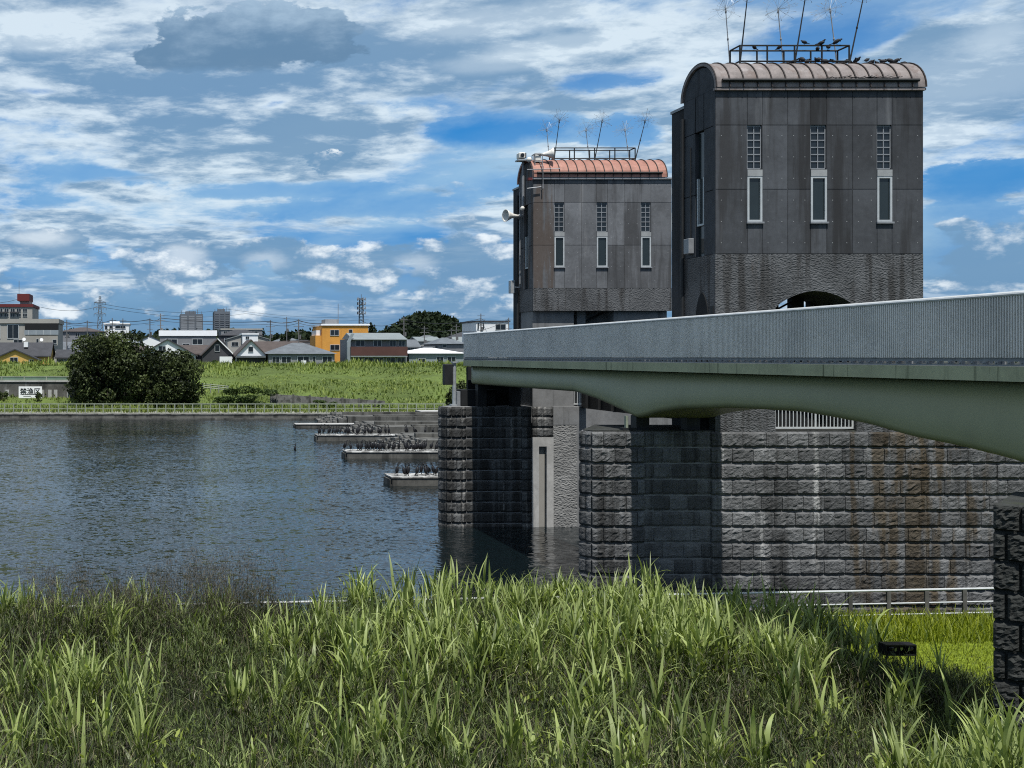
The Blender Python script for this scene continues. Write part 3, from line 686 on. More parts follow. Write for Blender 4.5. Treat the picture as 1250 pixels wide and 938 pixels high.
t = thing('surveillance_camera', 'white weatherproof camera on the pole rising past the far tower eave', 'camera', (fx(638, ym), ym, fz(256, ym)))
xm = fx(638.5, ym)
MB().tube([(xm, ym, fz(256, ym)), (xm, ym, fz(197, ym))], .055, 8).build('pole', 'steel_grey', t)
MB().box(xm - .25, xm + .02, ym - .25, ym + .1, fz(194.5, ym), fz(187.5, ym)).build('camera_housing', 'cream', t, bevel=.03)
mq = MB(); mq.lathe((xm - .12, ym - .24, fz(191, ym)), (0, -1, 0), [(0, .08), (.06, .08), (.065, .06)], 10); mq.box(xm + .02, xm + .07, ym - .2, ym + .05, fz(194, ym), fz(188, ym)); mq.build('lens', 'plastic_black', t)
MB().box(xm - .3, xm + .1, ym - .3, ym + .12, fz(197.6, ym), fz(196, ym)).build('bracket', 'steel', t)
MB().ball((xm - .06, ym - .1, fz(255, ym)), .09).build('joint', 'cream', t)
t = thing('floodlight', 'small round white lamp between the camera and the boxed speaker bracket', 'lamp', (fx(646, yr), yr, fz(205, yr)))
MB().ball((fx(646, yr), yr, fz(195, yr)), .11, .1, .11).build('lamp_head', 'cream', t, smooth=True)
MB().tube([(fx(646, yr), yr, fz(196, yr)), (fx(646.5, yr), yr, fz(206, yr))], .02, 5).build('stem', 'black', t)
t = thing('speaker_frame', 'steel pipe frame bolted above the pink eave of the far tower', 'bracket', (fx(660, yr), yr, fz(208, yr)))
a = MB(); za, zb_ = fz(198, yr), fz(188.5, yr)
for x in (fx(652, yr), fx(661, yr)):
    for y in (yr - .1, yr + .25): a.tube([(x, y, za - .3), (x, y, zb_)], .018, 5)
for z in (za, zb_):
    a.tube([(fx(652, yr), yr - .1, z), (fx(661, yr), yr - .1, z), (fx(661, yr), yr + .25, z), (fx(652, yr), yr + .25, z), (fx(652, yr), yr - .1, z)], .018, 5)
a.tube([(fx(640, yr), YF - .13, fz(209, yr)), (fx(680, yr), YF - .13, fz(208, yr)), (fx(680, yr), YF + .05, fz(207.5, yr))], .02, 6)
a.tube([(fx(640, yr), YF - .13, fz(232, yr)), (fx(657, yr), YF - .13, fz(230, yr))], .025, 6)
a.build('pipe_frame', 'steel_grey', t)
MB().box(fx(653, yr), fx(660, yr), yr - .05, yr + .2, za + .04, zb_ - .02).build('control_unit', 'cream', t, bevel=.02)
MB().box(fx(641, yr), fx(646, yr), YF - .2, YF - .02, fz(222, yr), fz(219, yr)).build('red_lamp', 'red_paint', t)

# ---------------------------------------------------------------- piers
CS = [-1.0] + [4.955 - .4365 * i for i in range(13, -1, -1)]
t = thing('stone_pier', 'long middle pier of rock-faced grey stone carrying the near tower', 'pier', (20, YN + 1.2, 0), 'stone piers of the weir')
c = MB(); xe = 34.0
c.prism([(11.99, YN + .02), (xe, YN + .02), (xe, YN + 2.6), (13.0, YN + 2.6), (11.83, YN + .42)], 'z', -2.4, 4.95); c.build('core', 'smooth_concrete', t)
mb = MB(); masonry(mb, (11.96, YN), (13.40, YN), CS, .62, .075, 1, (10, 7), .05); mb.build('quoin_end', 'stone', t)
mb = MB(); masonry(mb, (11.78, YN + .42), (11.955, YN + .005), CS, .5, .05, 2, (5, 6), .03); mb.build('nose', 'stone', t)
mb = MB(); masonry(mb, (13.405, YN + .01), (15.22, YN + .01), CS, .50, .03, 3, (6, 5), .018); mb.build('bearing_wall', 'stone', t)
mb = MB(); masonry(mb, (15.225, YN), (xe, YN), CS, .575, .062, 4, (8, 7), .048); mb.build('ashlar_wall', 'stone', t)
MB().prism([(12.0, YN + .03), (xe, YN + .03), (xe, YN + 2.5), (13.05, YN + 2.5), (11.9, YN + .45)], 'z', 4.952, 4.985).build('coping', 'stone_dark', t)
t = thing('stone_pier', 'farther pier with wet dark stone nose standing in the water', 'pier', (17, YF + 1.2, 0), 'stone piers of the weir')
c = MB(); c.prism([(11.99, YF + .02), (15.45, YF + .02), (15.45, YF + .3), (24, YF + .3), (24, YF + 2.6), (13.4, YF + 2.6), (11.83, YF + .5)], 'z', -2.4, 4.95); c.build('core', 'smooth_concrete', t)
mb = MB(); masonry(mb, (11.96, YF), (12.78, YF), CS, .42, .07, 5, (7, 5), .045); mb.build('quoin_end', 'stone_far', t)
mb = MB(); masonry(mb, (11.76, YF + .5), (11.955, YF + .005), CS, .4, .05, 6, (4, 5), .03); mb.build('nose', 'stone_far', t)
mb = MB(); masonry(mb, (12.785, YF + .01), (15.05, YF + .01), CS, .46, .04, 7, (6, 5), .025); mb.build('bearing_wall', 'stone_far', t)
mb = MB(); masonry(mb, (15.055, YF), (15.46, YF), CS, .42, .06, 8, (6, 5), .03); masonry(mb, (15.47, YF), (16.35, YF), [3.7, 4.08, 4.52, 4.955], .45, .05, 9, (6, 5), .03); mb.build('groove_quoins', 'stone_far', t)
g = MB(); g.box(15.47, 15.76, YF - .02, YF + .29, -1, 3.7); g.box(16.08, 16.36, YF - .02, YF + .29, -1, 3.7); g.box(15.76, 16.08, YF - .02, YF + .29, 3.32, 3.7)
g = g.build('stoplog_groove', 'concrete_pale', t)
MB().box(15.80, 16.04, YF + .12, YF + .29, -1, 3.3).build('groove_plate', 'cream_wall', g)
MB().box(16.365, 17.35, YF + .03, YF + .31, -1, 4.2).build('roughcast_panel', 'plaster', t)
m2 = MB(); m2.box(16.365, 17.35, YF + .02, YF + .31, 4.21, 4.95); m2.box(17.36, 18.2, YF + .08, YF + .31, -1, 4.95); m2.build('smooth_panel', 'smooth_concrete', t)
t = thing('stone_pier', 'nearest mossy stone pier, shade painted into it, under the bridge', 'pier', (14, 15.6, 0), 'stone piers of the weir')
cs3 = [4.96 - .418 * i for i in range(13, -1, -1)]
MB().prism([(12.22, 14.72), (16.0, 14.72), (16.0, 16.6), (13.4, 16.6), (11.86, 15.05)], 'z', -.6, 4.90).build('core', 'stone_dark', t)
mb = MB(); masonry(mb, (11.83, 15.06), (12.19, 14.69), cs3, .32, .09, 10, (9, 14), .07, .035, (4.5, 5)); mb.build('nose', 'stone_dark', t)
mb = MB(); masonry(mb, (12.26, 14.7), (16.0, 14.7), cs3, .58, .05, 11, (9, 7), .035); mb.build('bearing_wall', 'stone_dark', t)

# gate leaf between the piers and gear on the piers
t = thing('lift_gate', 'dark ribbed steel gate leaf lifted between the two gate towers', 'gate', (17.6, 37, 4.9))
MB().box(17.55, 17.72, 31.9, 43.9, 4.9, 6.6).build('gate_leaf', 'black', t)
for i in range(10):
    y = 32.4 + 1.2 * i; MB().box(17.44, 17.548, y, y + .14, 4.92, 6.58).build('rib', 'black', t)
def safety_fence(label, xa, xb, y, z, n):
    t = thing('safety_fence', label, 'railing', ((xa + xb) / 2, y, z))
    r = MB(); r.box(xa, xb, y - .02, y + .02, z + .04, z + .09); r.box(xa, xb, y - .02, y + .02, z + 1.05, z + 1.1); r.build('rail', 'rail_light', t)
    for i in range(n):
        x = xa + .02 + (xb - xa - .04) * i / (n - 1); w = .025 if i in (0, n // 2, n - 1) else .011
        MB().box(x - w, x + w, y - .015, y + .015, z + .092, z + 1.048).build('baluster', 'rail_light', t)
safety_fence('white barred fence across the arch foot of the near tower', 17.02, 19.2, YN + .12, 4.985, 22)
safety_fence('pale barred fence under the far tower seen below the bridge', 17.2, 18.7, YF + .5, 4.98, 15)
t = thing('signal_post', 'grey post with a dark sensor box on the left end of the far pier', 'post', (fx(554, 44.6), 44.6, 4.95))
xq = fx(554.5, 44.6)
MB().tube([(xq, 44.6, 4.95), (xq, 44.6, fz(443, 44.6))], .085, 10).build('pole', 'steel', t)
MB().box(xq - .16, xq + .16, 44.44, 44.76, 4.955, 5.02).build('base_plate', 'steel', t)
MB().box(fx(541.5, 44.6), xq - .09, 44.45, 44.8, fz(470, 44.6), fz(444.5, 44.6)).build('sensor_box', 'black', t, bevel=.02)
MB().box(xq - .1, xq + .1, 44.47, 44.73, fz(441.5, 44.6), fz(443.5, 44.6)).build('cap', 'steel', t)
t = thing('control_cabinet', 'dark metal cabinet on the far pier tucked beneath the bridge end', 'cabinet', (fx(585, 44.8), 44.8, 4.95))
MB().box(fx(563, 44.4), fx(606, 44.4), 44.4, 45.3, 4.955, fz(476, 44.4)).build('case', 'void', t, bevel=.02)
MB().box(fx(590, 44.38), fx(604, 44.38), 44.36, 44.399, 5.05, fz(480, 44.4)).build('door', 'black', t)
MB().box(13.3, 15.4, 45.35, 45.6, 4.955, 6.6).build('gap_shade_panel', 'void', t)  # added dark panel closing the gap, in place of shade under the bridge
MB().box(fx(558, 44.4), fx(562, 44.4), 44.4, 44.9, 4.955, fz(478, 44.4)).build('side_panel', 'steel_grey', t)

# ================================================================ the bridge
BY0, BY1 = 2.0, 45.0
HA = [(0, 5.32), (.5, 5.40), (1.2, 5.54), (2.4, 5.69), (4.7, 5.83), (7.3, 5.88)]
HB = [(0, 5.22), (1.3, 5.34), (2.0, 5.44), (3.0, 5.54), (4.05, 5.61), (5.1, 5.75), (6.3, 5.83), (7.3, 5.88)]
def itp(tab, d):
    for (a, va), (b, vb) in zip(tab[:-1], tab[1:]):
        if d <= b: return va + (vb - va) * (d - a) / (b - a)
    return tab[-1][1]
HC = [(0, 5.32), (1.0, 5.49), (2.6, 5.73), (4.4, 5.91), (8.8, 5.89), (14.6, 5.87), (20, 5.87)]
def soffit(y):
    def raw(y):
        if y >= 29.2: return itp(HC, y - 29.2)
        if y >= 21.9: return itp(HA, 29.2 - y)
        return itp(HB, abs(y - 14.6))
    return (raw(y - .15) + raw(y) * 2 + raw(y + .15)) / 4
br = thing('footbridge', 'sage green haunched girder footbridge with ribbed grey parapet leading to the far pier', 'bridge', (14.2, 25, 5))
gm = MB(); ys = [BY0 + (44.4 - BY0) * i / 170 for i in range(171)]; vs = []; fs = []
XL, XR, RC = 13.16, 15.20, .12
for y in ys:
    z = soffit(y); ring = [(XL, 6.64), (XL, z + RC + .012)]
    for k in range(6):
        a = math.pi / 2 * k / 5; ring.append((XL + RC * (1 - math.cos(a)), z + RC * (1 - math.sin(a))))
    for k in range(6):
        a = math.pi / 2 * k / 5; ring.append((XR - RC * (1 - math.sin(a)), z + RC * (1 - math.cos(a))))
    ring.insert(8, (XL + RC + .012, z)); ring.insert(9, (XR - RC - .012, z)); ring += [(XR, z + RC + .012), (XR, 6.64)]; vs += [(x, y, zz) for x, zz in ring]
n = 18
for i in range(len(ys) - 1):
    for k in range(n): fs.append((i * n + k, i * n + (k + 1) % n, (i + 1) * n + (k + 1) % n, (i + 1) * n + k))
fs.append(list(range(n))); fs.append(list(range((len(ys) - 1) * n, len(ys) * n)))
g = gm.add(vs, fs).build('girder', 'girder', br, smooth=True)
for p_ in g.data.polygons:
    if len(p_.vertices) > 4: p_.use_smooth = False
MB().box(13.10, 15.36, BY0, BY1, 6.645, 6.84).build('deck_slab', 'smooth_concrete', br)
f = MB(); y = BY1
while y > BY0:
    y2 = max(BY0, y - 5.0); f.box(13.0, 13.117, y2 + .012, y, 6.625, 6.855); y = y2
f.box(15.343, 15.45, BY0, BY1, 6.625, 6.855); f.build('deck_edge', 'fascia', br)
def parapet(x, sgn):
    p_ = MB(); pitch = .052; k = int((BY1 - BY0) / pitch); vs = []; fs = []
    for i in range(k):
        y = BY0 + i * pitch
        for (dy, dx) in ((0, 0), (.026, 0), (.028, .042), (.050, .042)): vs += [(x - sgn * dx, y + dy, 6.99), (x - sgn * dx, y + dy, 7.925)]
    for j in range(len(vs) // 2 - 1): fs.append((2 * j, 2 * j + 2, 2 * j + 3, 2 * j + 1))
    p_.add(vs, fs); pp = p_.build('parapet', 'parapet', br)
    r = MB(); ring = [(x + .06 * math.cos(a), 7.955 + .045 * math.sin(a)) for a in [2 * math.pi * q / 12 for q in range(12)]]
    r.prism(ring, 'y', BY0, BY1 + .02); r.build('handrail', 'rail_light', pp, smooth=False)
    r = MB(); r.box(x - .03, x + .045, BY0, BY1, 6.858, 6.88); r.box(x + sgn * .02 - .012, x + sgn * .02 + .012, BY0, BY1, 6.93, 6.985)
    yy = BY0
    while yy < BY1: r.box(x - .028, x + .03, yy, yy + .06, 6.881, 6.929); r.ball((x - sgn * .034, yy + .03, 6.905), .014, n=6, m=4); yy += .245
    r.build('base_rail', 'steel_grey', pp)
    for i in range(11):
        yy = BY0 + 1.1 + 4.04 * i; MB().box(x - .012, x + .012, yy, yy + .085, 6.985, 7.93).build('cover_strip', 'steel_grey' if i % 3 == 1 else 'parapet', pp)
    for i in range(22):
        yy = BY0 + .3 + 2.02 * i; MB().box(x + sgn * .03, x + sgn * .09, yy, yy + .06, 6.885, 7.9).build('post', 'steel_grey', pp)
parapet(13.04, 1); parapet(15.41, -1)
for (y, zb_) in ((29.55, 5.36), (44.0, 5.87), (14.95, 5.26)):
    for x in (13.45, 14.85): MB().box(x - .18, x + .18, y - .15, y + .2, 4.96 if y < 40 else 4.955, zb_ + .02).build('bearing', 'black', br)
t = thing('cable_bracket', 'small yellowish bracket at the bridge cusp on the middle pier', 'bracket', (fx(766, 29.4), 29.35, 4.985))
MB().box(fx(764, 29.3), fx(767, 29.3), 29.3, 29.4, 4.99, fz(508, 29.3)).build('plate', 'fence_green', t)
MB().box(fx(760, 29.3), fx(776, 29.3), 29.28, 29.5, 4.986, 5.05).build('base', 'black', t)
# ================================================================ railings
t = thing('bank_railing', 'pale three-bar railing along the near bank, half hidden by tall grass', 'railing', (8, rail_y(8), .36))
r = MB()
for z, rad in ((1.13, .030), (.80, .020), (.52, .020)):
    r.tube([(x, rail_y(x), z) for x in (-16, 0, 16, 34)], rad, 8)
r.build('rail', 'rail_light', t)
for i in range(42):
    x = -8.1 + 1.02 * i; y = rail_y(x)
    MB().box(x - .05, x + .05, y - .03, y + .017, .3, 1.10).build('post', 'concrete_dark', t)
YRL = 121.4
t = thing('riverside_railing', 'pale green two-bar railing along the far waterside path', 'railing', (10, YRL, .6))
r = MB(); r.box(-60, 44, YRL - .05, YRL + .05, 1.60, 1.70); r.box(-60, 44, YRL - .04, YRL + .04, 1.06, 1.14); r.build('rail', 'fence_green', t)
for i in range(100):
    x = -58 + 1.02 * i; MB().box(x - .055, x + .055, YRL - .06, YRL + .06, .53, 1.63).build('post', 'fence_green', t)
t = thing('seawall', 'low dark concrete quay wall at the far waterline', 'wall', (0, 120.4, 0))
MB().box(-300, 150, 119.9, 120.75, -1, .50).build('wall', 'concrete_dark', t)
MB().box(-300, 150, 119.85, 120.8, .503, .60).build('coping', 'apron', t)
MB().box(-300, 150, 119.2, 119.895, -1, .16).build('ledge', 'concrete_dark', t)
# ================================================================ low piers running out from the weir, with the birds
def low_pier(label, x, y, w, top, mat='guano'):
    t = thing('low_pier', label, 'low pier', (x + 8, y, 0), 'low concrete piers in the river')
    d = MB(); d.box(x, 34, y, y + w, -1.5, top - .067); d.box(x - .12, x - .001, y + .1, y + w - .1, -1.5, top - .15)
    d.build('wall', 'concrete_dark', t)
    c = MB(); c.box(x - .06, 34, y - .05, y + w + .05, top - .065, top); c.build('coping', mat, t)
    return t
YA, YB, YC, YD = 105.4, 88.6, 73.4, 57.8
low_pier('lowest concrete pier farthest out, with no birds standing on it', 13.9, YA, 1.5, .37, 'concrete_pale')
low_pier('low concrete pier with a long row of cormorants, second from the far bank', 13.5, YB, 1.6, .50)
low_pier('low concrete pier most crowded with cormorants, third from the far bank', 13.2, YC, 1.7, .48)
low_pier('low concrete pier nearest to the camera with a few cormorants', 12.85, YD, 1.8, .49)
def apron(label, y0, y1, xe):
    t = thing('weir_apron', label, 'weir apron', (20, y0, 0), 'stepped weir aprons between the low piers')
    a = MB()
    for i in range(7):
        x = xe + .32 * i; n = int((y1 - y0) / .9)
        for j in range(n):
            yy = y0 + (y1 - y0) * j / n; z = .1 + .115 * i + R.uniform(-.03, .05)
            dx_ = R.uniform(-.14, .14); a.box(x + dx_, x + dx_ + R.uniform(.26, .42), yy + R.uniform(0, .2), yy + (y1 - y0) / n - R.uniform(.02, .2), -1, z + R.uniform(-.12, .10))
    a.build('stone_steps', 'apron', t)
    b_ = MB(); b_.box(xe + 2.245, 36, y0, y1, -1, .86); b_.box(xe + 2.3, 36, y0 + 3, y0 + 3.5, .862, 1.15); b_.box(xe + 5, 36, y0 + .4, y0 + .9, .862, 1.02)
    b_.build('slab', 'concrete_dark', t)
apron('stepped stone weir apron behind the most crowded low pier', 78.5, 86.5, 17.6)
apron('stepped stone weir apron between the two rows of cormorants farther back', 93.5, 102.5, 17.6)
apron('stepped stone weir apron nearest the far bank', 110, 119, 17.6)
t = thing('training_wall', 'tall dark wall beside the far bank where the weir meets the quay', 'wall', (28, 117, 0))
MB().box(29, 60, 116.5, 119.1, -1, .98).build('wall', 'concrete_dark', t)
MB().box(29, 60, 116.6, 119.0, .983, 1.06).build('coping', 'concrete_pale', t)

def cormorant_mesh(var):
    m = MB(); rr = random.Random(var)
    lean = (.10, .22, .05, .3)[var]; H_ = (1.0, .9, 1.06, .86)[var]
    bx = lambda s, z: (s, 0, z * H_)
    m.lathe((-.05, 0, .14), (lean, 0, 1), [(0, .04), (.06, .085), (.18, .115), (.30, .105), (.40, .07), (.44, .045)], 8)
    neck = [(-.05 + lean * .42, 0, .55), (.0 + lean * .42, 0, .64), ((-.03, .05, -.02, .0)[var] + lean * .42, 0, .72 * H_), (.02 + lean * .42, 0, .79 * H_)]
    m.tube(neck, .042, 7, .028)
    h = neck[-1]; m.ball((h[0] + .02, 0, h[2] + .015), .05, .032, .035, 8, 5)
    m.tube([(h[0] + .05, 0, h[2] + .015), (h[0] + .10, 0, h[2] + .01), (h[0] + .135, 0, h[2] - .005)], .013, 5, .006)
    m.add([(-.10, -.05, .2), (-.10, .05, .2), (-.23, .04, .02), (-.23, -.04, .02), (-.08, 0, .16)], [(0, 1, 2, 3), (0, 3, 2, 4), (0, 4, 1), (1, 4, 2)])
    for s in (-1, 1): m.tube([(-.03, s * .04, .16), (-.01, s * .04, .02), (.05, s * .045, .005)], .014, 5)
    if var == 3:
        for s in (-1, 1): m.add([(0, s * .10, .5), (-.06, s * .36, .42), (-.1, s * .34, .2), (-.06, s * .1, .25)], [(0, 1, 2, 3)])
    return m
CV = []
def bird(protos, name, make, mat, loc, rz, sc, label, cat, group):
    k = R.choice([0, 0, 1, 1, 2, 2, 3]) if len(protos) == 4 or name == 'cormorant' else R.randrange(3)
    key = (name, k)
    if key not in bird.cache:
        o = make(k).build(name, mat, None, smooth=True); bird.cache[key] = o.data
    else:
        o = bpy.data.objects.new(name, bird.cache[key]); COL.objects.link(o)
    o.location = loc; o.rotation_euler = (0, 0, rz); o.scale = (sc, sc, sc)
    return tag(o, label, cat, group)
bird.cache = {}
def row(xs_zoom, yy, top, label, group, x0=340, k=5.682):
    for zx in xs_zoom:
        y = yy + R.uniform(.25, 1.2); x = fx(x0 + zx / k, y)
        bird([1] * 4, 'cormorant', cormorant_mesh, 'bird', (x, y, top), R.choice([0, math.pi]) + R.uniform(-.7, .7), R.uniform(.80, 1.0), label, 'cormorant', group)
row([278, 292, 315, 350, 356, 378, 395, 411, 430, 465, 478, 485, 515, 545, 552, 560, 598, 605, 622, 645, 652, 690, 702, 710, 740, 762, 880, 890, 945, 1020, 1070], YB, .50,
    'black cormorant standing in the row on the second low pier from the far bank', 'cormorants on the second low pier from the far bank')
row([460, 497, 547, 573, 578, 603, 622, 630, 645, 660, 680, 700, 708, 716, 730, 768, 798, 806, 838, 880, 888, 905, 930, 950, 962, 978, 990, 1004, 1018, 1060, 1095, 1103], YC, .48,
    'black cormorant standing on the most crowded low pier', 'cormorants on the most crowded low pier')
row([825, 870, 884, 902, 962, 993, 1020, 1037, 1073, 1093, 1128], YD, .49, 'black cormorant standing on the low pier nearest to the camera', 'cormorants on the nearest low pier')
o = bird([1] * 4, 'cormorant', cormorant_mesh, 'bird', (fx(360.5, 80.5), 80.5, -.2), .3, .8, 'lone cormorant afloat on open water left of the low piers', 'cormorant', 'swimming cormorants')
def pigeon_mesh(k):
    m = MB(); tl = (.0, .25, -.15)[k]
    m.lathe((-.14, 0, .075 - .02 * k), (1, 0, .35 + tl), [(0, .025), (.06, .06), (.15, .082), (.24, .062), (.28, .035)], 8)
    hx, hz = .15, .17 + .1 * tl + .02 * (k == 0)
    m.tube([(.09, 0, .12), (.13, 0, hz - .01)], .042, 6, .03); m.ball((hx, 0, hz), .038, .032, .034, 8, 5)
    m.tube([(hx + .03, 0, hz), (hx + .065, 0, hz - .012)], .010, 5, .004)
    m.add([(-.13, -.03, .085), (-.13, .03, .085), (-.27, .04, .05), (-.27, -.04, .05), (-.15, 0, .05)], [(0, 1, 2, 3), (0, 3, 2, 4), (0, 4, 1), (1, 4, 2)])
    for s in (-1, 1): m.tube([(.0, s * .025, .05), (.01, s * .025, .0)], .008, 4)
    return m
def pigeon(px, y, z, label, group):
    bird([1] * 3, 'pigeon', pigeon_mesh, 'pigeon', (fx(px, y), y, z), R.choice([0, math.pi, 1.57, -1.57]) + R.uniform(-.7, .7), R.uniform(.55, .72), label, 'pigeon', group)
_, rxa, rxb, rya, ryb, rz1 = rk_n
for px, y in ((951, ryb), (982, rya), (1002, rya), (1011, ryb), (1021.5, rya), (921, ryb), (998, ryb)):
    pigeon(px, y, rz1 + .022, 'dark pigeon perched on the top rail of the near tower roof rack', 'pigeons on the near roof rack')
yc = YN + TD / 2
for px in (968, 979, 985.5, 994, 996.5, 999, 1007.5, 1016.5, 1027, 1034, 1038, 1044, 1046.5, 1058, 1062.5, 1063, 1071, 1078, 1086.5, 1094, 1104):
    dy = R.uniform(-.42, .25); z = 14.385 + .885 * math.sqrt(max(0, 1 - (dy / (TD / 2 + .115)) ** 2))
    pigeon(px, yc + dy, z + .01, 'dark pigeon resting along the grey ridge of the near tower roof', 'pigeons on the near tower ridge')

# ================================================================ far bank walls, sign, trees
YW = 134.0
def hx(px, Y): return fx(px, Y)
t = thing('retaining_wall', 'dark stained retaining wall behind the riverside sign', 'wall', (hx(60, YW), YW, 1.5))
MB().box(hx(-260, YW), hx(232, YW), YW, YW + .8, 1.0, fz(466.5, YW)).build('wall', 'concrete_dark', t)
MB().box(hx(-260, YW), hx(232, YW), YW - .12, YW + .85, fz(466.5, YW) + .003, fz(465, YW) + .02).build('coping', 'concrete_pale', t)
for px in (9, 25.5, 52, 61, 68, 84):
    MB().box(hx(px, YW) - .22, hx(px, YW) + .22, YW - .1, YW - .004, 1.0, fz(476, YW)).build('buttress', 'concrete_pale', t)
t = thing('mesh_guardrail', 'pale green mesh guardrail along the top of the dark retaining wall', 'railing', (hx(40, YW), YW + .3, fz(465, YW)))
zb_, zt = fz(465, YW) + .025, fz(459.6, YW)
r = MB(); r.box(hx(-260, YW), hx(232, YW), YW + .25, YW + .33, zt - .1, zt); r.box(hx(-260, YW), hx(232, YW), YW + .25, YW + .33, zb_ + .02, zb_ + .1); r.build('rail', 'fence_green', t)
MB().box(hx(-260, YW), hx(232, YW), YW + .28, YW + .30, zb_ + .103, zt - .103).build('mesh_panel', 'mesh_green', t)
for i in range(18):
    x = hx(2 + 27.3 * (i - 9), YW); MB().box(x - .07, x + .07, YW + .2, YW + .249, zb_ - .02, zt + .02).build('post', 'fence_green', t)
YS = 132.6
t = thing('sign_board', 'white board with black characters on the dark retaining wall', 'sign', (hx(37, YS), YS, fz(487, YS)))
MB().box(hx(22.8, YS), hx(51.2, YS), YS, YS + .08, fz(486.2, YS), fz(472, YS)).build('board', 'sign_white', t)
for px in (27, 47): MB().box(hx(px, YS) - .05, hx(px, YS) + .05, YS + .085, YS + .2, 1.2, fz(473, YS)).build('post', 'steel_grey', t)
def lettering(text, x, y, z, size, parent, mat='ink', sx=1.0):
    cu = bpy.data.curves.new('lettering', 'FONT'); cu.body = text; cu.size = size; cu.extrude = .008; cu.align_x = 'CENTER'; cu.offset = size * .012
    o = bpy.data.objects.new('lettering', cu); COL.objects.link(o)
    dg = bpy.context.evaluated_depsgraph_get(); me = bpy.data.meshes.new_from_object(o.evaluated_get(dg)); bpy.data.objects.remove(o)
    me.materials.clear(); me.materials.append(M[mat])
    q = bpy.data.objects.new('lettering', me); COL.objects.link(q); q.parent = parent
    q.location = Vector((x, y, z)) - parent.location; q.rotation_euler = (math.pi / 2, 0, 0); q.scale = (sx, 1, 1)
    return q
lettering('禁漁区', hx(37, YS), YS - .012, fz(481, YS), .86, t)
k = MB(); k.box(hx(26, YS), hx(48.5, YS), YS - .012, YS - .002, fz(482.1, YS), fz(481.5, YS)); k.box(hx(28.5, YS), hx(38, YS), YS - .012, YS - .002, fz(484.2, YS), fz(483.6, YS)); k.build('underline', 'ink', t)
# white ramp wall
YR_ = 128.0
t = thing('ramp_wall', 'pale concrete wall of the ramp sloping down across the grass bank', 'wall', (hx(400, YR_), YR_, 1))
w = MB(); w.prism([(hx(330, YR_), fz(492, YR_)), (hx(330, YR_), fz(481.2, YR_)), (hx(352, YR_), fz(482.6, YR_)), (hx(470, YR_), fz(489.6, YR_)), (hx(470, YR_), fz(494, YR_))], 'y', YR_, YR_ + .4)
w.build('wall', 'apron', t)
for i in range(7):
    px = 338 + 20 * i; x = hx(px, YR_); zt_ = fz(481.0 + (px - 330) * .061, YR_); MB().box(x - .12, x + .12, YR_ - .08, YR_ - .003, zt_ - 1.1, zt_ + .12).build('pilaster', 'concrete_dark', t)
t = thing('ramp_railing', 'short pale railing half sunk in bushes beside the round dark tree', 'railing', (hx(262, 129), 129, 2))
r = MB()
for dz in (0, 2.2, 4.4): r.tube([(hx(246, 129), 129, fz(468.5 + dz, 129)), (hx(279, 129), 129, fz(472 + dz, 129))], .06, 6)
r.build('rail', 'fence_green', t)
for px in (247, 257, 267, 278): MB().tube([(hx(px, 129), 129, fz(480, 129)), (hx(px, 129), 129, fz(467.5 + (px - 246) * .106, 129))], .06, 6).build('post', 'fence_green', t)

def crown_points(blobs, n):
    vol = np.array([b_[3] * b_[4] * b_[5] for b_ in blobs]) ** .67; vol /= vol.sum(); P, T = [], []
    for b_, f in zip(blobs, vol):
        k = int(n * f); d = NR.normal(size=(k, 3)); d /= np.linalg.norm(d, axis=1)[:, None]
        rad = (.62 + .42 * NR.random(k) ** .7)[:, None] * (1 + .16 * np.sin(d[:, 0:1] * 5 + b_[0] * 3) * np.cos(d[:, 2:3] * 6 + b_[1]))
        P.append(d * rad * np.array(b_[3:6]) + np.array(b_[0:3])); T.append(np.clip(NR.normal(.42, .24, k) + NR.normal(0, .25), 0, 1))
    return np.concatenate(P), np.concatenate(T)
def tree(name, label, x, y, z0, h, rx, ry, n, leaf, mat='leaf_tree', seed=1, group=None, low=.25, nb=26, cat='tree'):
    t = thing(name, label, cat, (x, y, z0), group); rr = random.Random(seed); blobs = []; lm = MB()
    lm.tube([(x, y, z0 - .3), (x + rx * .05, y, z0 + h * .3), (x, y, z0 + h * .55)], max(.05, h * .035), 7, h * .02)
    for i in range(nb):
        a = rr.uniform(0, 2 * math.pi); u = rr.random() ** .5; f = rr.uniform(low, 1)
        prof = math.sqrt(max(.05, 1 - ((f - low - .28 * (1 - low)) / (1 - low)) ** 2 * 1.25)) if f > low + .28 * (1 - low) else .8 + .2 * (f - low) / (.28 * (1 - low))
        bx, by, bz = x + rx * .86 * prof * u * math.cos(a), y + ry * .8 * prof * u * math.sin(a), z0 + h * (f * .88)
        s = rr.uniform(.13, .30); blobs.append((bx, by, bz, rx * s, ry * s, h * s * .62))
        if i % 2 == 0: lm.tube([(x, y, z0 + h * rr.uniform(.2, .45)), ((x + bx) / 2, (y + by) / 2, z0 + h * .5 * (f + .3)), (bx, by, bz)], h * .014, 5, h * .005)
    lm.build('trunk', 'bark', t)
    P, T = crown_points(blobs, n); P[:, 2] = np.maximum(P[:, 2], z0 + .05)
    V, Fq, tv = leaf_quads(P, leaf, T, .9); np_mesh('crown', V, Fq, mat, tv, parent=t)
    return t
YT = 129.5
tree('broad_tree', 'broad dark tree, the bigger of the pair overhanging the retaining wall', hx(132, YT), YT + 1, 1.4, (491 - 402) * YT / 1300, 5.9, 4.2, 30000, .33, seed=3, low=.06, nb=92)
tree('broad_tree', 'lower round dark tree with spires on top, right of the bigger one', hx(203, YT), YT, 1.3, (490 - 422) * YT / 1300, 5.2, 3.6, 22000, .32, seed=8, low=.05, nb=74)
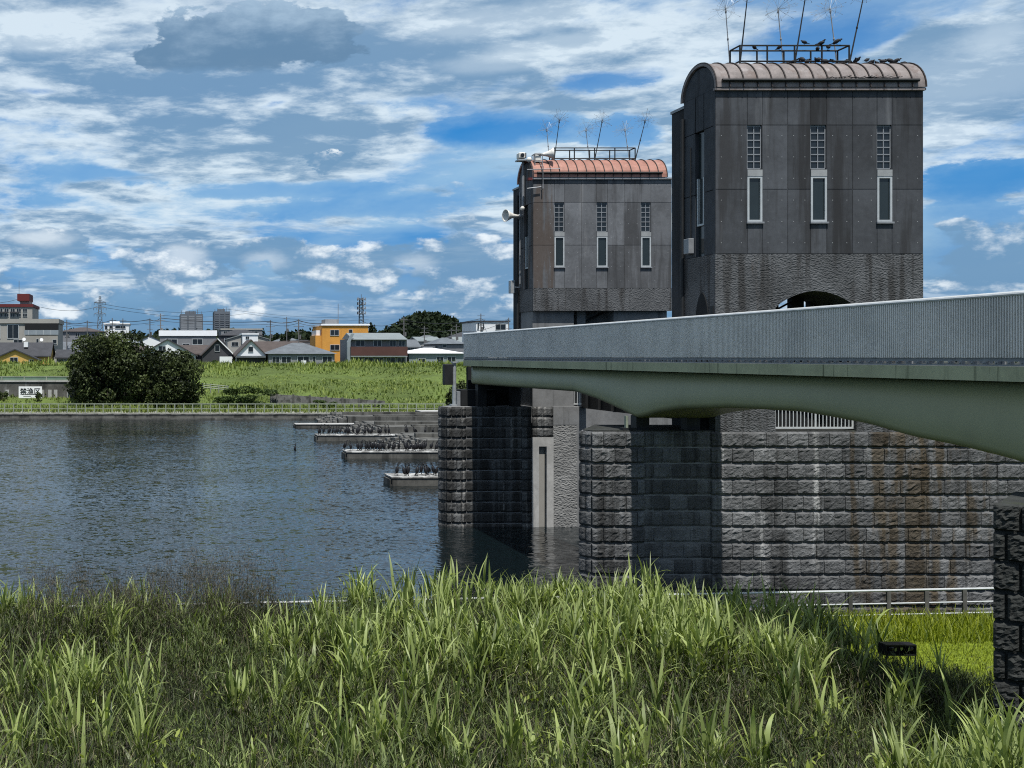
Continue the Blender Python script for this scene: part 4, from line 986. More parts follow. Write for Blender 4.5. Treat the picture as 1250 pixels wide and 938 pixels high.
tree('shrub', 'dark green bush growing over the ramp above the railing', hx(300, 128), 127.4, .9, 2.5, 4.2, 1.2, 5200, .22, 'leaf_bush', 11, low=.05, nb=18, cat='shrub')
tree('shrub', 'leafy dark bush behind the sensor post at the end of the bridge', hx(557, 112), 112, .3, 4.1, 1.35, 1.4, 2600, .26, 'leaf_tree', 12, low=.05, nb=16, cat='shrub')
tree('shrub', 'small bush sprouting in front of the white sign board', hx(45, 130), 130.5, 1.2, 1.45, .95, .7, 700, .17, 'leaf_tree', 13, low=.05, nb=9, cat='shrub')
tree('shrub', 'dark shrub at the left edge under the guardrail', hx(2, 131), 131, 1.2, 2.0, 1.0, .8, 900, .2, 'leaf_tree', 14, low=.05, nb=9, cat='shrub')
tree('shrub', 'low hedge-like bush below the pale ramp wall', hx(392, 127), 126.8, .8, 1.1, 2.0, .6, 1200, .18, 'leaf_bush', 15, low=.05, nb=12, cat='shrub')
# grass on the far bank
n = 42000; gx = NR.uniform(-75, 60, n); gy = 126 + 42 * NR.random(n) ** 1.15
gz = np.array([far_z(a, b_) for a, b_ in zip(gx, gy)])
cl = np.array([noise.noise(Vector((a * .16, b_ * .22, 7))) + .6 * noise.noise(Vector((a * .5, b_ * .55, 2))) for a, b_ in zip(gx, gy)])
L = np.clip(.45 + .55 * cl, .15, 1.1) * NR.uniform(.6, 1.3, n)
L[(gy < 131)] *= .8
band = np.exp(-((gy - 143 - 2.5 * np.sin(gx * .05)) / 4.0) ** 2); L *= 1 - .72 * band; cl = cl * 1.35 + .35 * band
L *= 1 + .35 * (gy > 153)
keep = ~((gy < 133.5) & (gx < hx(80, 130)) & (gx > hx(0, 130)) & (L > .6))
g = blades(np.stack([gx, gy, gz - .05], 1)[keep], NR.uniform(0, 6.28, n)[keep], L[keep] * .95, NR.uniform(.10, .22, n)[keep], NR.uniform(0, .5, n)[keep], NR.uniform(.3, 1.3, n)[keep], 3, np.clip(.5 + .5 * cl + NR.normal(0, .2, n), 0, 1)[keep])
tag(np_mesh('embankment_grass', *g[:2], 'far_grass', g[2]), kind='stuff')
n = 9000; gx = NR.uniform(-75, 45, n); gy = NR.uniform(122.2, 126.5, n)
g = blades(np.stack([gx, gy, np.full(n, .58)], 1), NR.uniform(0, 6.28, n), NR.uniform(.15, .7, n) * (1 + (gy > 124.5) * .8), NR.uniform(.05, .12, n), NR.uniform(0, .5, n), NR.uniform(.2, 1.2, n), 3, NR.random(n))
tag(np_mesh('path_verge_grass', *g[:2], 'far_grass', g[2]), kind='stuff')

# ================================================================ the town
ZG = 2.5
def win(parent, px0, px1, py0, py1, Y, mat='frame_white'):
    x0, x1, z0, z1 = fx(px0, Y), fx(px1, Y), fz(py1, Y), fz(py0, Y); y = Y
    f = MB(); b_ = max(.06, (x1 - x0) * .05)
    f.box(x0 - b_, x1 + b_, y - .08, y - .004, z1, z1 + b_); f.box(x0 - b_, x1 + b_, y - .12, y - .004, z0 - b_, z0)
    f.box(x0 - b_, x0, y - .08, y - .004, z0, z1); f.box(x1, x1 + b_, y - .08, y - .004, z0, z1)
    if x1 - x0 > 1.0:
        xm = (x0 + x1) / 2; f.box(xm - .03, xm + .03, y - .07, y - .042, z0, z1)
    o = f.build('window', mat, parent); MB().box(x0, x1, y - .04, y - .003, z0, z1).build('pane', 'win', o)
def roof_gable(mb, x0, x1, y0, y1, ze, zr, axis, ov=.35, th=.22):
    """two sloping slabs; axis is the ridge direction"""
    if axis == 'y':
        xm = (x0 + x1) / 2; s = (zr - ze) / (xm - x0); d = ov * s
        for a, sg in ((x0 - ov, 1), (x1 + ov, -1)):
            mb.prism([(a, ze - d), (xm, zr), (xm, zr + th), (a, ze - d + th)], 'y', y0 - ov, y1 + ov)
    else:
        ymid = (y0 + y1) / 2; s = (zr - ze) / (ymid - y0); d = ov * s
        for a in (y0 - ov, y1 + ov): mb.prism([(a, ze - d), (ymid, zr), (ymid, zr + th), (a, ze - d + th)], 'x', x0 - ov, x1 + ov)
def house(name, label, px0, px1, ye, yr, Y, depth, axis, wm, rm, wins=(), hip=False, cat='house', group=None, walls_only=False):
    x0, x1, ze, zr = fx(px0, Y), fx(px1, Y), fz(ye, Y), fz(yr, Y)
    t = thing(name, label, cat, ((x0 + x1) / 2, Y + depth / 2, ZG), group)
    w = MB()
    if hip or axis == 'flat': w.box(x0, x1, Y, Y + depth, ZG - .5, ze)
    elif axis == 'y': w.prism([(x0, ZG - .5), (x1, ZG - .5), (x1, ze), ((x0 + x1) / 2, zr), (x0, ze)], 'y', Y, Y + depth)
    else: w.prism([(Y, ZG - .5), (Y + depth, ZG - .5), (Y + depth, ze), (Y + depth / 2, zr), (Y, ze)], 'x', x0, x1)
    w.build('wall', wm, t)
    r = MB()
    if axis == 'flat': r.box(x0 - .25, x1 + .25, Y - .25, Y + depth + .25, ze + .003, zr)
    elif hip:
        o_ = .45; ins = min((x1 - x0) * .42, depth * .5)
        a = [(x0 - o_, Y - o_, ze + .003), (x1 + o_, Y - o_, ze + .003), (x1 + o_, Y + depth + o_, ze + .003), (x0 - o_, Y + depth + o_, ze + .003), (x0 + ins, Y + depth / 2, zr), (x1 - ins, Y + depth / 2, zr)]
        r.add(a, [(0, 1, 5, 4), (1, 2, 5), (2, 3, 4, 5), (3, 0, 4), (3, 2, 1, 0)])
    else: roof_gable(r, x0, x1, Y, Y + depth, ze, zr, axis)
    r.build('roof', rm, t)
    for q in wins: win(t, *q, Y)
    return t
# left group
t = house('apartment_block', 'beige apartment block with dark red roof band and red rooftop box', -32, 39.5, 375, 371.4, 262, 14, 'flat', 'cream_wall', 'red_paint', [(-2 + 7.5 * i, 3 + 7.5 * i, a, a + 4) for i in range(5) for a in (377, 383)] )
MB().box(fx(24.5, 264), fx(36, 264), 264, 270, fz(371.3, 264) - .0, fz(367.4, 264)).build('penthouse', 'cream_wall', t)
MB().box(fx(20.8, 263), fx(35.8, 263), 263.2, 271, fz(367.3, 263), fz(358.8, 263)).build('rooftop_box', 'red_paint', t)
MB().tube([(fx(23.3, 265), 265, fz(359, 265)), (fx(23.3, 265), 265, fz(343, 265))], .06, 5).build('aerial', 'pole', t)
for i in range(4):
    MB().box(fx(-30 + 14 * i, 261.6), fx(-19 + 14 * i, 261.6), 261.2, 261.99, fz(382.2, 262), fz(380.8, 262)).build('balcony', 'dark_wall', t)
t = house('flats', 'greyish beige modern building with projecting flat roof and glazed balcony', -20, 70.5, 394.9, 389.6, 216, 12, 'flat', 'cream_wall', 'cream_wall', [(9.4, 22.4, 397, 413), (17, 27, 415.2, 419), (44.5, 47, 414, 418.8), (64.5, 73 - 4, 415, 419.5), (-12, 0, 398, 413)])
MB().box(fx(30, 215), fx(71, 215), 215.5, 215.99, fz(403, 215.5), fz(394.9, 215.5)).build('balcony_shade_panel', 'void', t)  # proud dark box painted as the shade inside the recessed balcony
MB().box(fx(30, 215), fx(71.5, 215), 214.6, 214.7, fz(408.9, 215), fz(403.2, 215)).build('balcony_screen', 'bluegrey_wall', t)
for px in (35, 44, 53, 62): MB().box(fx(px, 215), fx(px + .6, 215), 214.55, 214.595, fz(408.9, 215), fz(403.2, 215)).build('screen_post', 'frame_white', t)
t = house('house', 'ochre gabled house with dark roof at the left edge below the flats', -14, 60, 434.8, 419.3, 192, 9, 'x', 'yellow_wall', 'roof_dark')
w = MB(); xa, xb = fx(-10, 189), fx(47, 189); w.prism([(xa, 2), (xb, 2), (xb, fz(440, 189)), ((xa + xb) / 2, fz(427.6, 189)), (xa, fz(440, 189))], 'y', 189, 193); w.build('wing', 'yellow_wall', t)
w = MB(); roof_gable(w, xa, xb, 189, 193, fz(440, 189), fz(427.6, 189), 'y'); w.build('wing_roof', 'roof_dark', t)
win(t, 12.5, 21.5, 436.8, 444, 189); win(t, 36, 40.5, 439.5, 444, 189)
MB().box(fx(29, 194), fx(34, 194), 194, 195, fz(424, 194), fz(417.5, 194)).build('chimney', 'white_wall', t)
for px, py in ((29.3, 414.6), (50.6, 415.2)):
    t2 = thing('satellite_dish', 'white dish ' + ('above the ridge of the ochre house' if px < 40 else 'between the ochre house and the flats'), 'dish', (fx(px, 200), 200, fz(py + 9, 200)))
    MB().lathe((fx(px, 200), 200, fz(py, 200)), (.2, -1, .3), [(0, .1), (.05, .22), (.12, .33)], 12).build('reflector', 'white_wall', t2)
    MB().tube([(fx(px, 200), 200.1, fz(py, 200)), (fx(px, 200), 200.1, fz(py + 9, 200))], .04, 5).build('mast', 'pole', t2)
house('house', 'low house with slate grey roof just left of the bigger dark tree', 69, 92, 437.2, 428.2, 197, 7, 'x', 'grey_wall', 'roof_dark', [(72, 77, 439, 443), (81, 87, 439, 443)])
house('house', 'long house with brown hipped roof above the bigger dark tree', 73, 126, 405, 399, 285, 14, 'x', 'grey_wall', 'roof_brown', [(80, 85, 407, 411), (92, 97, 407, 411), (104, 109, 407, 411)], True)
t = house('office_block', 'white boxy block with dark strip window rising above the bigger dark tree', 127.5, 157.5, 396.4, 394.4, 300, 12, 'flat', 'white_wall', 'white_wall', [(140.8, 153, 398, 401.2), (133.7, 137.8, 398, 401.5), (128.2, 131, 398, 402), (147, 151, 404, 408)])
MB().box(fx(134, 302), fx(146, 302), 302, 305, fz(394.4, 302), fz(392.5, 302)).build('rooftop_unit', 'white_wall', t)
t = house('house', 'white house with dark edged gable behind the spires of the lower tree', 170, 239, 434.5, 415.2, 196, 10, 'y', 'white_wall', 'roof_dark', [(194, 202, 423, 430)])
w = MB(); x0_, x1_ = fx(180.5, 195.4), fx(196, 195.4); w.prism([(x0_, fz(426, 195.4)), (x0_, fz(411.5, 195.4)), (x1_, fz(417.8, 195.4)), (x1_, fz(426, 195.4))], 'y', 197.5, 199); w.build('gable_wall', 'white_wall', t)
t = house('office_block', 'long low building with bright white parapet and grey wall', 195.3, 263.5, 410.3, 403.6, 232, 12, 'flat', 'grey_wall', 'white_roof', [(202, 216, 414.5, 420), (235, 247, 414.3, 420.5), (223, 231, 420, 423)])
house('house', 'long dark brown roofed house squeezed below the white parapet building', 221, 254, 432.5, 422.5, 203, 8, 'x', 'dark_wall', 'roof_brown', [(228, 233, 435, 440)])
t = house('house', 'dark gabled house with pale barge edge left of the white gabled house', 247.5, 283.5, 432.6, 415.3, 192, 9, 'y', 'dark_wall', 'roof_brown', [(262.5, 268, 421.5, 429)])
w = MB(); w.prism([(fx(265.6, 191.5), fz(414.2, 191.5)), (fx(284.6, 191.5), fz(433, 191.5)), (fx(284.6, 191.5), fz(431.2, 191.5)), (fx(265.6, 191.5), fz(412.6, 191.5))], 'y', 191.55, 191.64); w.build('barge_board', 'white_wall', t)
MB().box(fx(268, 191), fx(283, 191), 190.6, 191.6, ZG, fz(435.5, 191)).build('porch', 'white_wall', t)
t = house('house', 'white gabled house with one square window over a dark porch', 288.8, 324, 433.6, 415.8, 189, 9, 'y', 'white_wall', 'roof_brown', [(303.3, 308.8, 423.4, 429.6)])
MB().box(fx(287.8, 188), fx(324.5, 188), 187.8, 188.99, fz(436.8, 188), fz(434.6, 188)).build('canopy', 'roof_grey', t)
MB().box(fx(289, 188), fx(324, 188), 188.5, 188.99, ZG, fz(436.9, 188)).build('porch', 'dark_wall', t)
house('house', 'brown roofed house between the white gable and the grey hipped roof', 315, 352, 432, 418, 201, 8, 'x', 'grey_wall', 'roof_brown', [(330, 335, 434, 440)])
t = house('house', 'wide single storey house with grey hipped roof and dark openings', 328, 408.5, 432.2, 418.2, 187, 11, 'x', 'grey_wall', 'roof_grey', [(332.5, 341, 436, 443), (344, 355, 436, 443), (363.5, 377, 435.4, 443.5), (382, 385, 435.4, 443.5), (394, 405, 435.4, 443.5)], True)
MB().box(fx(368, 186), fx(374, 186), 186.2, 186.9, ZG, fz(440.3, 186)).build('unit_box', 'white_wall', t)
t = house('apartment_block', 'orange tiled three storey block with pale flat roof edge', 393.2, 449.6, 397.6, 395.6, 216, 13, 'flat', 'orange_wall', 'white_roof', [(403.3, 413.5, 403.2, 409.4), (426, 430, 402.6, 410), (403.3, 414, 421.4, 427.4)])
MB().box(fx(398, 218), fx(414.6, 218), 219, 224, fz(395.6, 218), fz(389.8, 218)).build('penthouse', 'grey_wall', t)
MB().tube([(fx(412.6, 219), 218.8, fz(395, 219)), (fx(412.6, 219), 218.8, fz(371, 219))], .06, 5).build('aerial', 'pole', t)
MB().box(fx(384.6, 217), fx(393, 217), 216.5, 224, ZG, fz(409.8, 217)).build('side_wing', 'orange_wall', t); MB().box(fx(386.6, 217), fx(393, 217), 217.5, 224, fz(409.7, 217), fz(403.4, 217)).build('stair_box', 'white_wall', t)
t = thing('town_house', 'two storey building with grey sheet roof and brown balcony front', 'building', (fx(461, 187), 192, ZG))
MB().box(fx(426, 187), fx(496.6, 187), 187, 196, ZG - .5, fz(413.9, 187)).build('wall', 'grey_wall', t)
MB().prism([(186.3, fz(414.6, 187)), (192.5, fz(406.6, 192)), (197, fz(414, 197)), (186.3, fz(413.7, 187) - .2)], 'x', fx(429.5, 187), fx(496.6, 187)).build('roof', 'roof_metal', t)
MB().box(fx(427.8, 186), fx(496.9, 186), 185.6, 186.2, fz(434.4, 186), fz(423.4, 186)).build('balcony', 'brown_panel', t)
MB().box(fx(428, 186), fx(496.8, 186), 185.65, 186.99, fz(435.6, 186), fz(434.5, 186)).build('balcony_slab', 'frame_white', t)
MB().prism([(fx(423.6, 186.5), ZG), (fx(423.6, 186.5), fz(418, 186.5)), (fx(429, 186.5), fz(407.4, 186.5)), (fx(432.4, 186.5), fz(407.4, 186.5)), (fx(427.6, 186.5), fz(417, 186.5)), (fx(427.6, 186.5), ZG)], 'y', 186.25, 186.9).build('end_wall', 'bluegrey_wall', t)
for a, b_ in ((434.5, 445), (456, 465.5), (476, 483), (487, 494)): win(t, a, b_, 415.8, 422.6, 187)
for a, b_ in ((433, 442), (445, 455), (458, 468), (472, 482), (485, 494)): win(t, a, b_, 437, 443.5, 187)
house('house', 'low blue grey house with bright white sheet roof beside the bridge', 499.5, 566, 431.6, 424.4, 189, 12, 'x', 'bluegrey_wall', 'white_roof', [(511, 519, 438, 443), (533, 541, 436, 442), (546, 556, 436, 442)], True)
t = house('office_block', 'white box building with square dark window peeking over the bridge parapet', 581.2, 621.5, 393.2, 391.6, 262, 12, 'flat', 'white_wall', 'roof_dark', [(605.2, 617, 396.2, 402.8), (583, 584.4, 394.5, 402), (586.4, 587.6, 394.5, 402), (589.6, 590.8, 394.5, 402)])
house('house', 'house with wide grey tiled hip roof behind the white sheet roof', 534, 568, 420, 411.8, 238, 12, 'x', 'grey_wall', 'roof_grey', [(540, 545, 421, 424)], True)
house('house', 'small grey roofed house right behind the brown balcony building', 497, 512, 424, 415.6, 226, 8, 'x', 'grey_wall', 'roof_grey', [(501, 506, 425, 429)])
house('house', 'small cream house with shallow roof in front of the wooded hill', 511, 538, 417, 412, 262, 10, 'x', 'cream_wall', 'roof_metal', [(518, 523, 418.5, 422), (526, 532, 418.5, 422)])
t = house('office_block', 'grey mid-rise block with small windows left of the white gabled house', 270, 320, 403, 401.2, 385, 16, 'flat', 'grey_wall', 'cream_wall', [(273 + 7.5 * i, 277 + 7.5 * i, a, a + 3.2) for i in range(6) for a in (404.5, 409.5)])
house('office_block', 'small bright white block beneath the grey mid-rise', 296, 315, 408.8, 407, 330, 9, 'flat', 'white_wall', 'white_wall', [(300, 304, 411, 414)])
def tower_block(label, px0, px1, yt, Y, floors, bays, mats):
    x0, x1 = fx(px0, Y), fx(px1, Y); t = thing('high_rise', label, 'high-rise', ((x0 + x1) / 2, Y + 10, ZG))
    zt_ = fz(yt, Y); MB().box(x0, x1, Y, Y + 22, ZG, zt_).build('wall', mats[0], t)
    for f in range(floors):
        z = zt_ - 1.2 - (zt_ - fz(404, Y)) * f / floors
        for b_ in range(bays):
            a = x0 + (x1 - x0) * (b_ + .12) / bays; c = x0 + (x1 - x0) * (b_ + .88) / bays
            MB().box(a, c, Y - .5, Y - .01, z - 1.1, z).build('balcony', mats[1], t)
    MB().box(x0 + (x1 - x0) * .25, x0 + (x1 - x0) * .7, Y + 4, Y + 12, zt_, zt_ + 2).build('plant_room', mats[0], t)
    for k in range(6):
        x = x0 + (x1 - x0) * (.05 + .18 * k); MB().tube([(x, Y + 2, zt_), (x, Y + 2, zt_ + R.uniform(1.2, 3.2))], .16, 4).build('aerial', 'pole', t)
tower_block('broad grey high-rise with pale balcony bands on the skyline', 220, 247.8, 383.6, 700, 8, 3, ('highrise', 'highrise_band'))
tower_block('taller narrow dark high-rise on the skyline, right of the broad one', 261.6, 280.8, 380.4, 800, 9, 3, ('highrise', 'highrise'))
# smaller houses filling the middle distance
walls = [('white_wall', 'white'), ('cream_wall', 'beige'), ('grey_wall', 'grey'), ('bluegrey_wall', 'bluish grey'), ('dark_wall', 'dark')]
roofs = [('roof_dark', 'black'), ('roof_brown', 'brown'), ('roof_grey', 'grey tiled'), ('roof_metal', 'grey sheet')]
marks = [(50, 'behind the beige flats'), (100, 'behind the bigger dark tree'), (150, 'near the white boxy block'), (190, 'left of the long white parapet'), (235, 'under the broad high-rise'), (268, 'under the narrow high-rise'),
         (300, 'behind the white gabled house'), (350, 'behind the grey hipped roof'), (385, 'left of the orange block'), (445, 'right of the orange block'), (490, 'left of the wooded hill'), (530, 'in front of the wooded hill'), (575, 'right of the wooded hill')]
seen = {}
for k in range(74):
    Y = R.uniform(232, 520); px = R.uniform(62, 585); wpx = R.uniform(9, 17) * 1300 / Y * .9
    top = 436 - (R.uniform(5.5, 12.5) - 7 + ZG + 1.2) * 1300 / Y - (Y - 232) * .012
    if Y < 330 or 212 < px + wpx / 2 < 290: top = max(top, 436 - (R.uniform(6.0, 8.6) - 7 + ZG) * 1300 / Y)
    wm, wn = R.choice(walls[:5] if k % 3 else walls[1:]); rm, rn = R.choice(roofs); kind = R.choice(['gable', 'hip', 'gable', 'flat'])
    mk = min(marks, key=lambda q: abs(q[0] - px))[1]; row_ = 'close' if Y < 330 else ('farther' if Y < 430 else 'distant')
    lab = f"{row_} {'tiny' if wpx < 26 else 'small' if wpx < 38 else 'mid-sized'} {wn} house with {rn} {'flat' if kind == 'flat' else kind} roof {mk}"
    seen[lab] = seen.get(lab, 0) + 1
    dz = R.uniform(3.2, 5.5)
    hh = 1300 / Y; ye = top + R.uniform(1.8, 2.6) * hh if kind != 'flat' else top + .5 * hh
    ws = [(px + wpx * u, px + wpx * (u + .16), ye + .9 * hh, ye + 2.1 * hh) for u in (.1, .42, .72)]
    house('small_house', lab, px, px + wpx, ye, top, Y, R.uniform(7, 11), 'flat' if kind == 'flat' else ('x' if kind == 'hip' else R.choice('xy')), wm, rm, ws, kind == 'hip', group='small houses filling the far town')
# pylon, mast, poles and wires
def pylon(label, px, yt, Y, w, arms):
    x = fx(px, Y); z1 = fz(yt, Y); h = z1 - ZG; t = thing('pylon', label, 'pylon', (x, Y, ZG)); b_ = MB(); N = 9
    wd = lambda f: w * (1 - f) ** 1.3 * .5 + w * .09
    for i in range(N):
        f0, f1 = i / N, (i + 1) / N; za, zb2 = ZG + h * f0, ZG + h * f1; a, c = wd(f0), wd(f1)
        for sx, sy in ((-1, -1), (1, -1), (1, 1), (-1, 1)):
            b_.tube([(x + sx * a, Y + sy * a, za), (x + sx * c, Y + sy * c, zb2)], .16, 4)
        for s in (-1, 1):
            b_.tube([(x - a, Y + s * a, za), (x + c, Y + s * c, zb2)], .10, 4); b_.tube([(x + a, Y + s * a, za), (x - c, Y + s * c, zb2)], .10, 4)
            b_.tube([(x - c, Y + s * c, zb2), (x + c, Y + s * c, zb2)], .09, 4)
    b_.build('lattice', 'pylon', t)
    for py, hw in arms:
        z = fz(py, Y); s = hw * Y / 1300; m_ = MB(); m_.tube([(x - s, Y, z), (x + s, Y, z)], .17, 4)
        m_.tube([(x - s, Y, z), (x, Y, z + 1.4), (x + s, Y, z)], .11, 4)
        for u in (-1, -.5, .5, 1): m_.tube([(x + s * u, Y, z), (x + s * u, Y, z - 1.5)], .13, 4)
        m_.build('crossarm', 'pylon', t)
pylon('tall lattice power pylon with three crossarms above the dark trees', 122, 362, 600, 5.5, ((369.4, 7), (375.8, 7.6), (383.4, 7.2)))
t = thing('radio_mast', 'lattice radio mast with round antenna rings behind the orange block', 'mast', (fx(441, 520), 520, ZG)); b_ = MB(); x = fx(441, 520)
for i in range(10):
    z0_, z1_ = fz(400 - 3.6 * i, 520), fz(400 - 3.6 * (i + 1), 520); r_ = 1.5 - .05 * i
    for k in range(4):
        a, c = k * math.pi / 2 + .4, (k + 1) * math.pi / 2 + .4
        b_.tube([(x + r_ * math.cos(a), 520 + r_ * math.sin(a), z0_), (x + r_ * math.cos(a), 520 + r_ * math.sin(a), z1_)], .14, 4)
        b_.tube([(x + r_ * math.cos(a), 520 + r_ * math.sin(a), z0_), (x + r_ * math.cos(c), 520 + r_ * math.sin(c), z1_)], .09, 4)
b_.build('lattice', 'pylon', t)
for py in (366, 371.5, 377, 383):
    z = fz(py, 520); MB().lathe((x, 520, z - .25), (0, 0, 1), [(0, 1.6), (0, 1.95), (.3, 1.95), (.3, 1.6)], 14).build('antenna_ring', 'pylon', t)
    for k in range(5):
        a = k * 1.257; MB().box(x + 2 * math.cos(a) - .2, x + 2 * math.cos(a) + .2, 520 + 2 * math.sin(a) - .2, 520 + 2 * math.sin(a) + .2, z - .4, z + 1.0).build('antenna', 'highrise_band', t)
MB().tube([(x, 520, fz(366, 520)), (x, 520, fz(359.5, 520))], .15, 5).build('spike', 'pylon', t)
PL = [('pole at the left by the flats', 81.5, 391, 250), ('pole above the long brown roof', 106.5, 391.5, 260), ('pole just left of the white boxy block', 137, 388.5, 270), ('pole right of the white boxy block', 150, 389, 270),
      ('pole with many crossarms left of the tall white topped pole', 183, 389, 260), ('tall white topped pole above the white parapet', 196, 383, 240), ('pole above the white gabled house', 330, 391, 250), ('slim pole over the brown roofs', 350, 387, 300),
      ('stout pole behind the grey hipped roof', 364.6, 390, 225), ('pole in front of the left slope of the wooded hill', 493, 387, 230), ('pole before the middle of the wooded hill', 518, 398, 250), ('pole on the right of the wooded hill', 551, 401, 250), ('pole at the foot of the hill by the white box', 557, 396, 280), ('pole close beside the white box building', 587, 383, 262), ('pole at the right end of the white box building', 621, 388, 258)]
for lab, px, py, Y in PL:
    x = fx(px, Y); z = fz(py, Y); t = thing('utility_pole', 'thin utility ' + lab, 'utility pole', (x, Y, ZG), 'utility poles of the far town')
    MB().tube([(x, Y, ZG), (x, Y, z)], .17, 6, .11).build('pole', 'pole', t)
    for dz, hw in ((.5, .9), (1.5, 1.1), (2.6, .7)): MB().box(x - hw, x + hw, Y - .13, Y - .02 - .09, z - dz - .1, z - dz).build('crossarm', 'pole', t)
    MB().lathe((x + .32, Y - .1, z - 4.2), (0, 0, 1), [(0, .2), (.9, .2)], 8).build('transformer', 'pole', t)
def wire(label, pts, r=.045, sag=.5):
    o = MB(); allp = []
    for (a, b_) in zip(pts[:-1], pts[1:]):
        A, B = Vector((fx(a[0], a[2]), a[2], fz(a[1], a[2]))), Vector((fx(b_[0], b_[2]), b_[2], fz(b_[1], b_[2])))
        for k in range(8):
            f = k / 8; allp.append(A.lerp(B, f) - Vector((0, 0, sag * 4 * f * (1 - f))))
    allp.append(B); o.tube(allp, r, 4)
    tag(o.build('power_line', 'wire'), label, 'wire', 'overhead wires of the far town')
wire('thick overhead wire strung from the flats past the white parapet to the orange block', [(76, 393, 245), (106.5, 393, 260), (137, 391, 270), (183, 390, 260), (196, 388.5, 240), (330, 392.5, 250), (364.6, 391.2, 225), (402, 393.5, 222)], .07)
wire('lower overhead wire from the white topped pole to the orange block', [(81, 396, 250), (137, 395, 270), (196, 392, 240), (330, 396, 250), (364.6, 394.5, 225), (402, 396, 222)], .04)
wire('high wire from the pylon top crossarm running right across the sky', [(115, 369.6, 600), (280, 378, 900), (450, 386, 1300)], .10, 4)
wire('wire from the middle pylon crossarm running right', [(129.6, 376, 600), (300, 383, 900), (450, 390, 1300)], .10, 4)
wire('wire leaving the pylon to the left over the flats', [(114.4, 376, 600), (20, 366, 450), (-80, 352, 350)], .08, 3)
wire('wire from the orange block over the wooded hill to the white box', [(440, 391, 230), (493, 388.5, 230), (551, 402.5, 250), (621, 389.5, 258)], .045, 1.5)
wire('wire strung to the pole beside the white box building', [(493, 391, 230), (587, 389, 262), (621, 391, 258)], .045, 1.0)
# wooded hill and the far treeline
hillc = (fx(521, 640), 640.0)
def hill_h(x, y): 
    dx, dy = (x - hillc[0]) / 41.0, (y - hillc[1]) / 40.0
    return 33.0 * math.exp(-(dx * dx) * 1.05 - dy * dy) + 3 * noise.noise(Vector((x * .06, y * .06, 0)))
hx_ = [hillc[0] - 90 + 5 * i for i in range(37)]
tag(grid_sheet('wooded_hill', hx_, [(lambda x, y=570 + 7 * j: (y, ZG + max(-.5, hill_h(x, y) - 4))) for j in range(20)], 'leaf_wood'), kind='structure')
n = 15000; gx = NR.uniform(hillc[0] - 80, hillc[0] + 80, n); gy = NR.uniform(585, 660, n)
gz = np.array([ZG + max(0, hill_h(a, b_) - 4) for a, b_ in zip(gx, gy)]) 
P = np.stack([gx, gy, gz + NR.uniform(-1, 2.2, n) + 1.6 * np.sin(gx * .55) * np.cos(gy * .4)], 1)[gz > ZG + .5]
V, Fq, tv = leaf_quads(P, 3.0, np.clip(NR.normal(.45, .22, len(P)) + .25 * np.sin(P[:, 0] * .45 + P[:, 2]), 0, 1), .9)
tag(np_mesh('hill_woods', V, Fq, 'leaf_wood', tv), kind='stuff')
n = 26000; gx = NR.uniform(-500, 750, n); gy = NR.uniform(700, 900, n)
top = np.array([22 + 4.5 * noise.noise(Vector((a * .02, 0, 0))) + 3 * noise.noise(Vector((a * .09, 5, 0))) for a in gx])
P = np.stack([gx, gy, ZG + top * NR.random(n) ** .5], 1); V, Fq, tv = leaf_quads(P, 4.5, NR.random(n), .9)
tag(np_mesh('distant_woods', V, Fq, 'leaf_wood', tv), kind='stuff')
for k, (px, py, Y, rx) in enumerate(((455, 391, 420, 4.2), (446, 398, 380, 3), (571, 394, 420, 3), (318, 402, 430, 4), (380, 403, 430, 4.5), (560, 402, 400, 4), (345, 404, 440, 5), (208, 401, 460, 5), (170, 403, 480, 5))):
    tree('town_tree', ['dark tree at the left foot of the wooded hill', 'small tree right of the orange block', 'tree between the hill and the white box', 'tree right of the grey mid-rise', 'tree left of the orange block penthouse',
                       'tree low on the right flank of the hill', 'tree behind the stout utility pole', 'tree above the white parapet building', 'tree right of the white boxy block'][k], fx(px, Y), Y, ZG, fz(py, Y) - ZG, rx, rx, 1400, .9, 'leaf_wood', 40 + k, low=.15, nb=12)
tree('shrub', 'garden hedge bush in front of the dark gabled house', fx(266, 180), 180, 3.8, (444 - 434.5) * 180 / 1300 + 1.2, 2.8, 1.2, 1500, .3, 'leaf_bush', 60, low=.05, nb=12, cat='shrub')

# ================================================================ near bank plants
def tall_p(x, y):       # how much of the tall bright grass stands here
    px = CX + FPX * x / y
    d = noise.noise(Vector((x * .5, y * .55, 1.3))) + .5 * noise.noise(Vector((x * 1.5, y * 1.6, 4)))
    if x > 11.8 and y > 21.5: return 0
    if px > 1010: base = .16
    elif px > 385: base = .78 if y > 19.5 else .30
    else: base = .27 if y > 19 else .2
    return max(.03, base + .55 * d)
pts = []
tries = 0
while len(pts) < 1750:
    x, y = R.uniform(-7, 19.5), R.uniform(13.5, 26.2)
    if R.random() > tall_p(x, y): continue
    big = R.random() < .75; rr_ = R.uniform(.08, .30)
    for k in range(R.randint(4, 9) if big else R.randint(1, 2)):
        a, q = R.uniform(0, 6.28), rr_ * R.random() ** .5; xx, yy = x + q * math.cos(a), y + q * math.sin(a)
        if yy > bank_edge(xx) - .3 and xx < 12: continue
        if xx > 15.0 and yy > 20.2 or xx > 13.0 and yy > 23.6: continue
        if 11.2 < xx < 16.2 and yy < 17.0: continue
        if 13.6 < xx < 15.4 and 18.2 < yy < 20.2: continue
        pts.append((xx, yy))
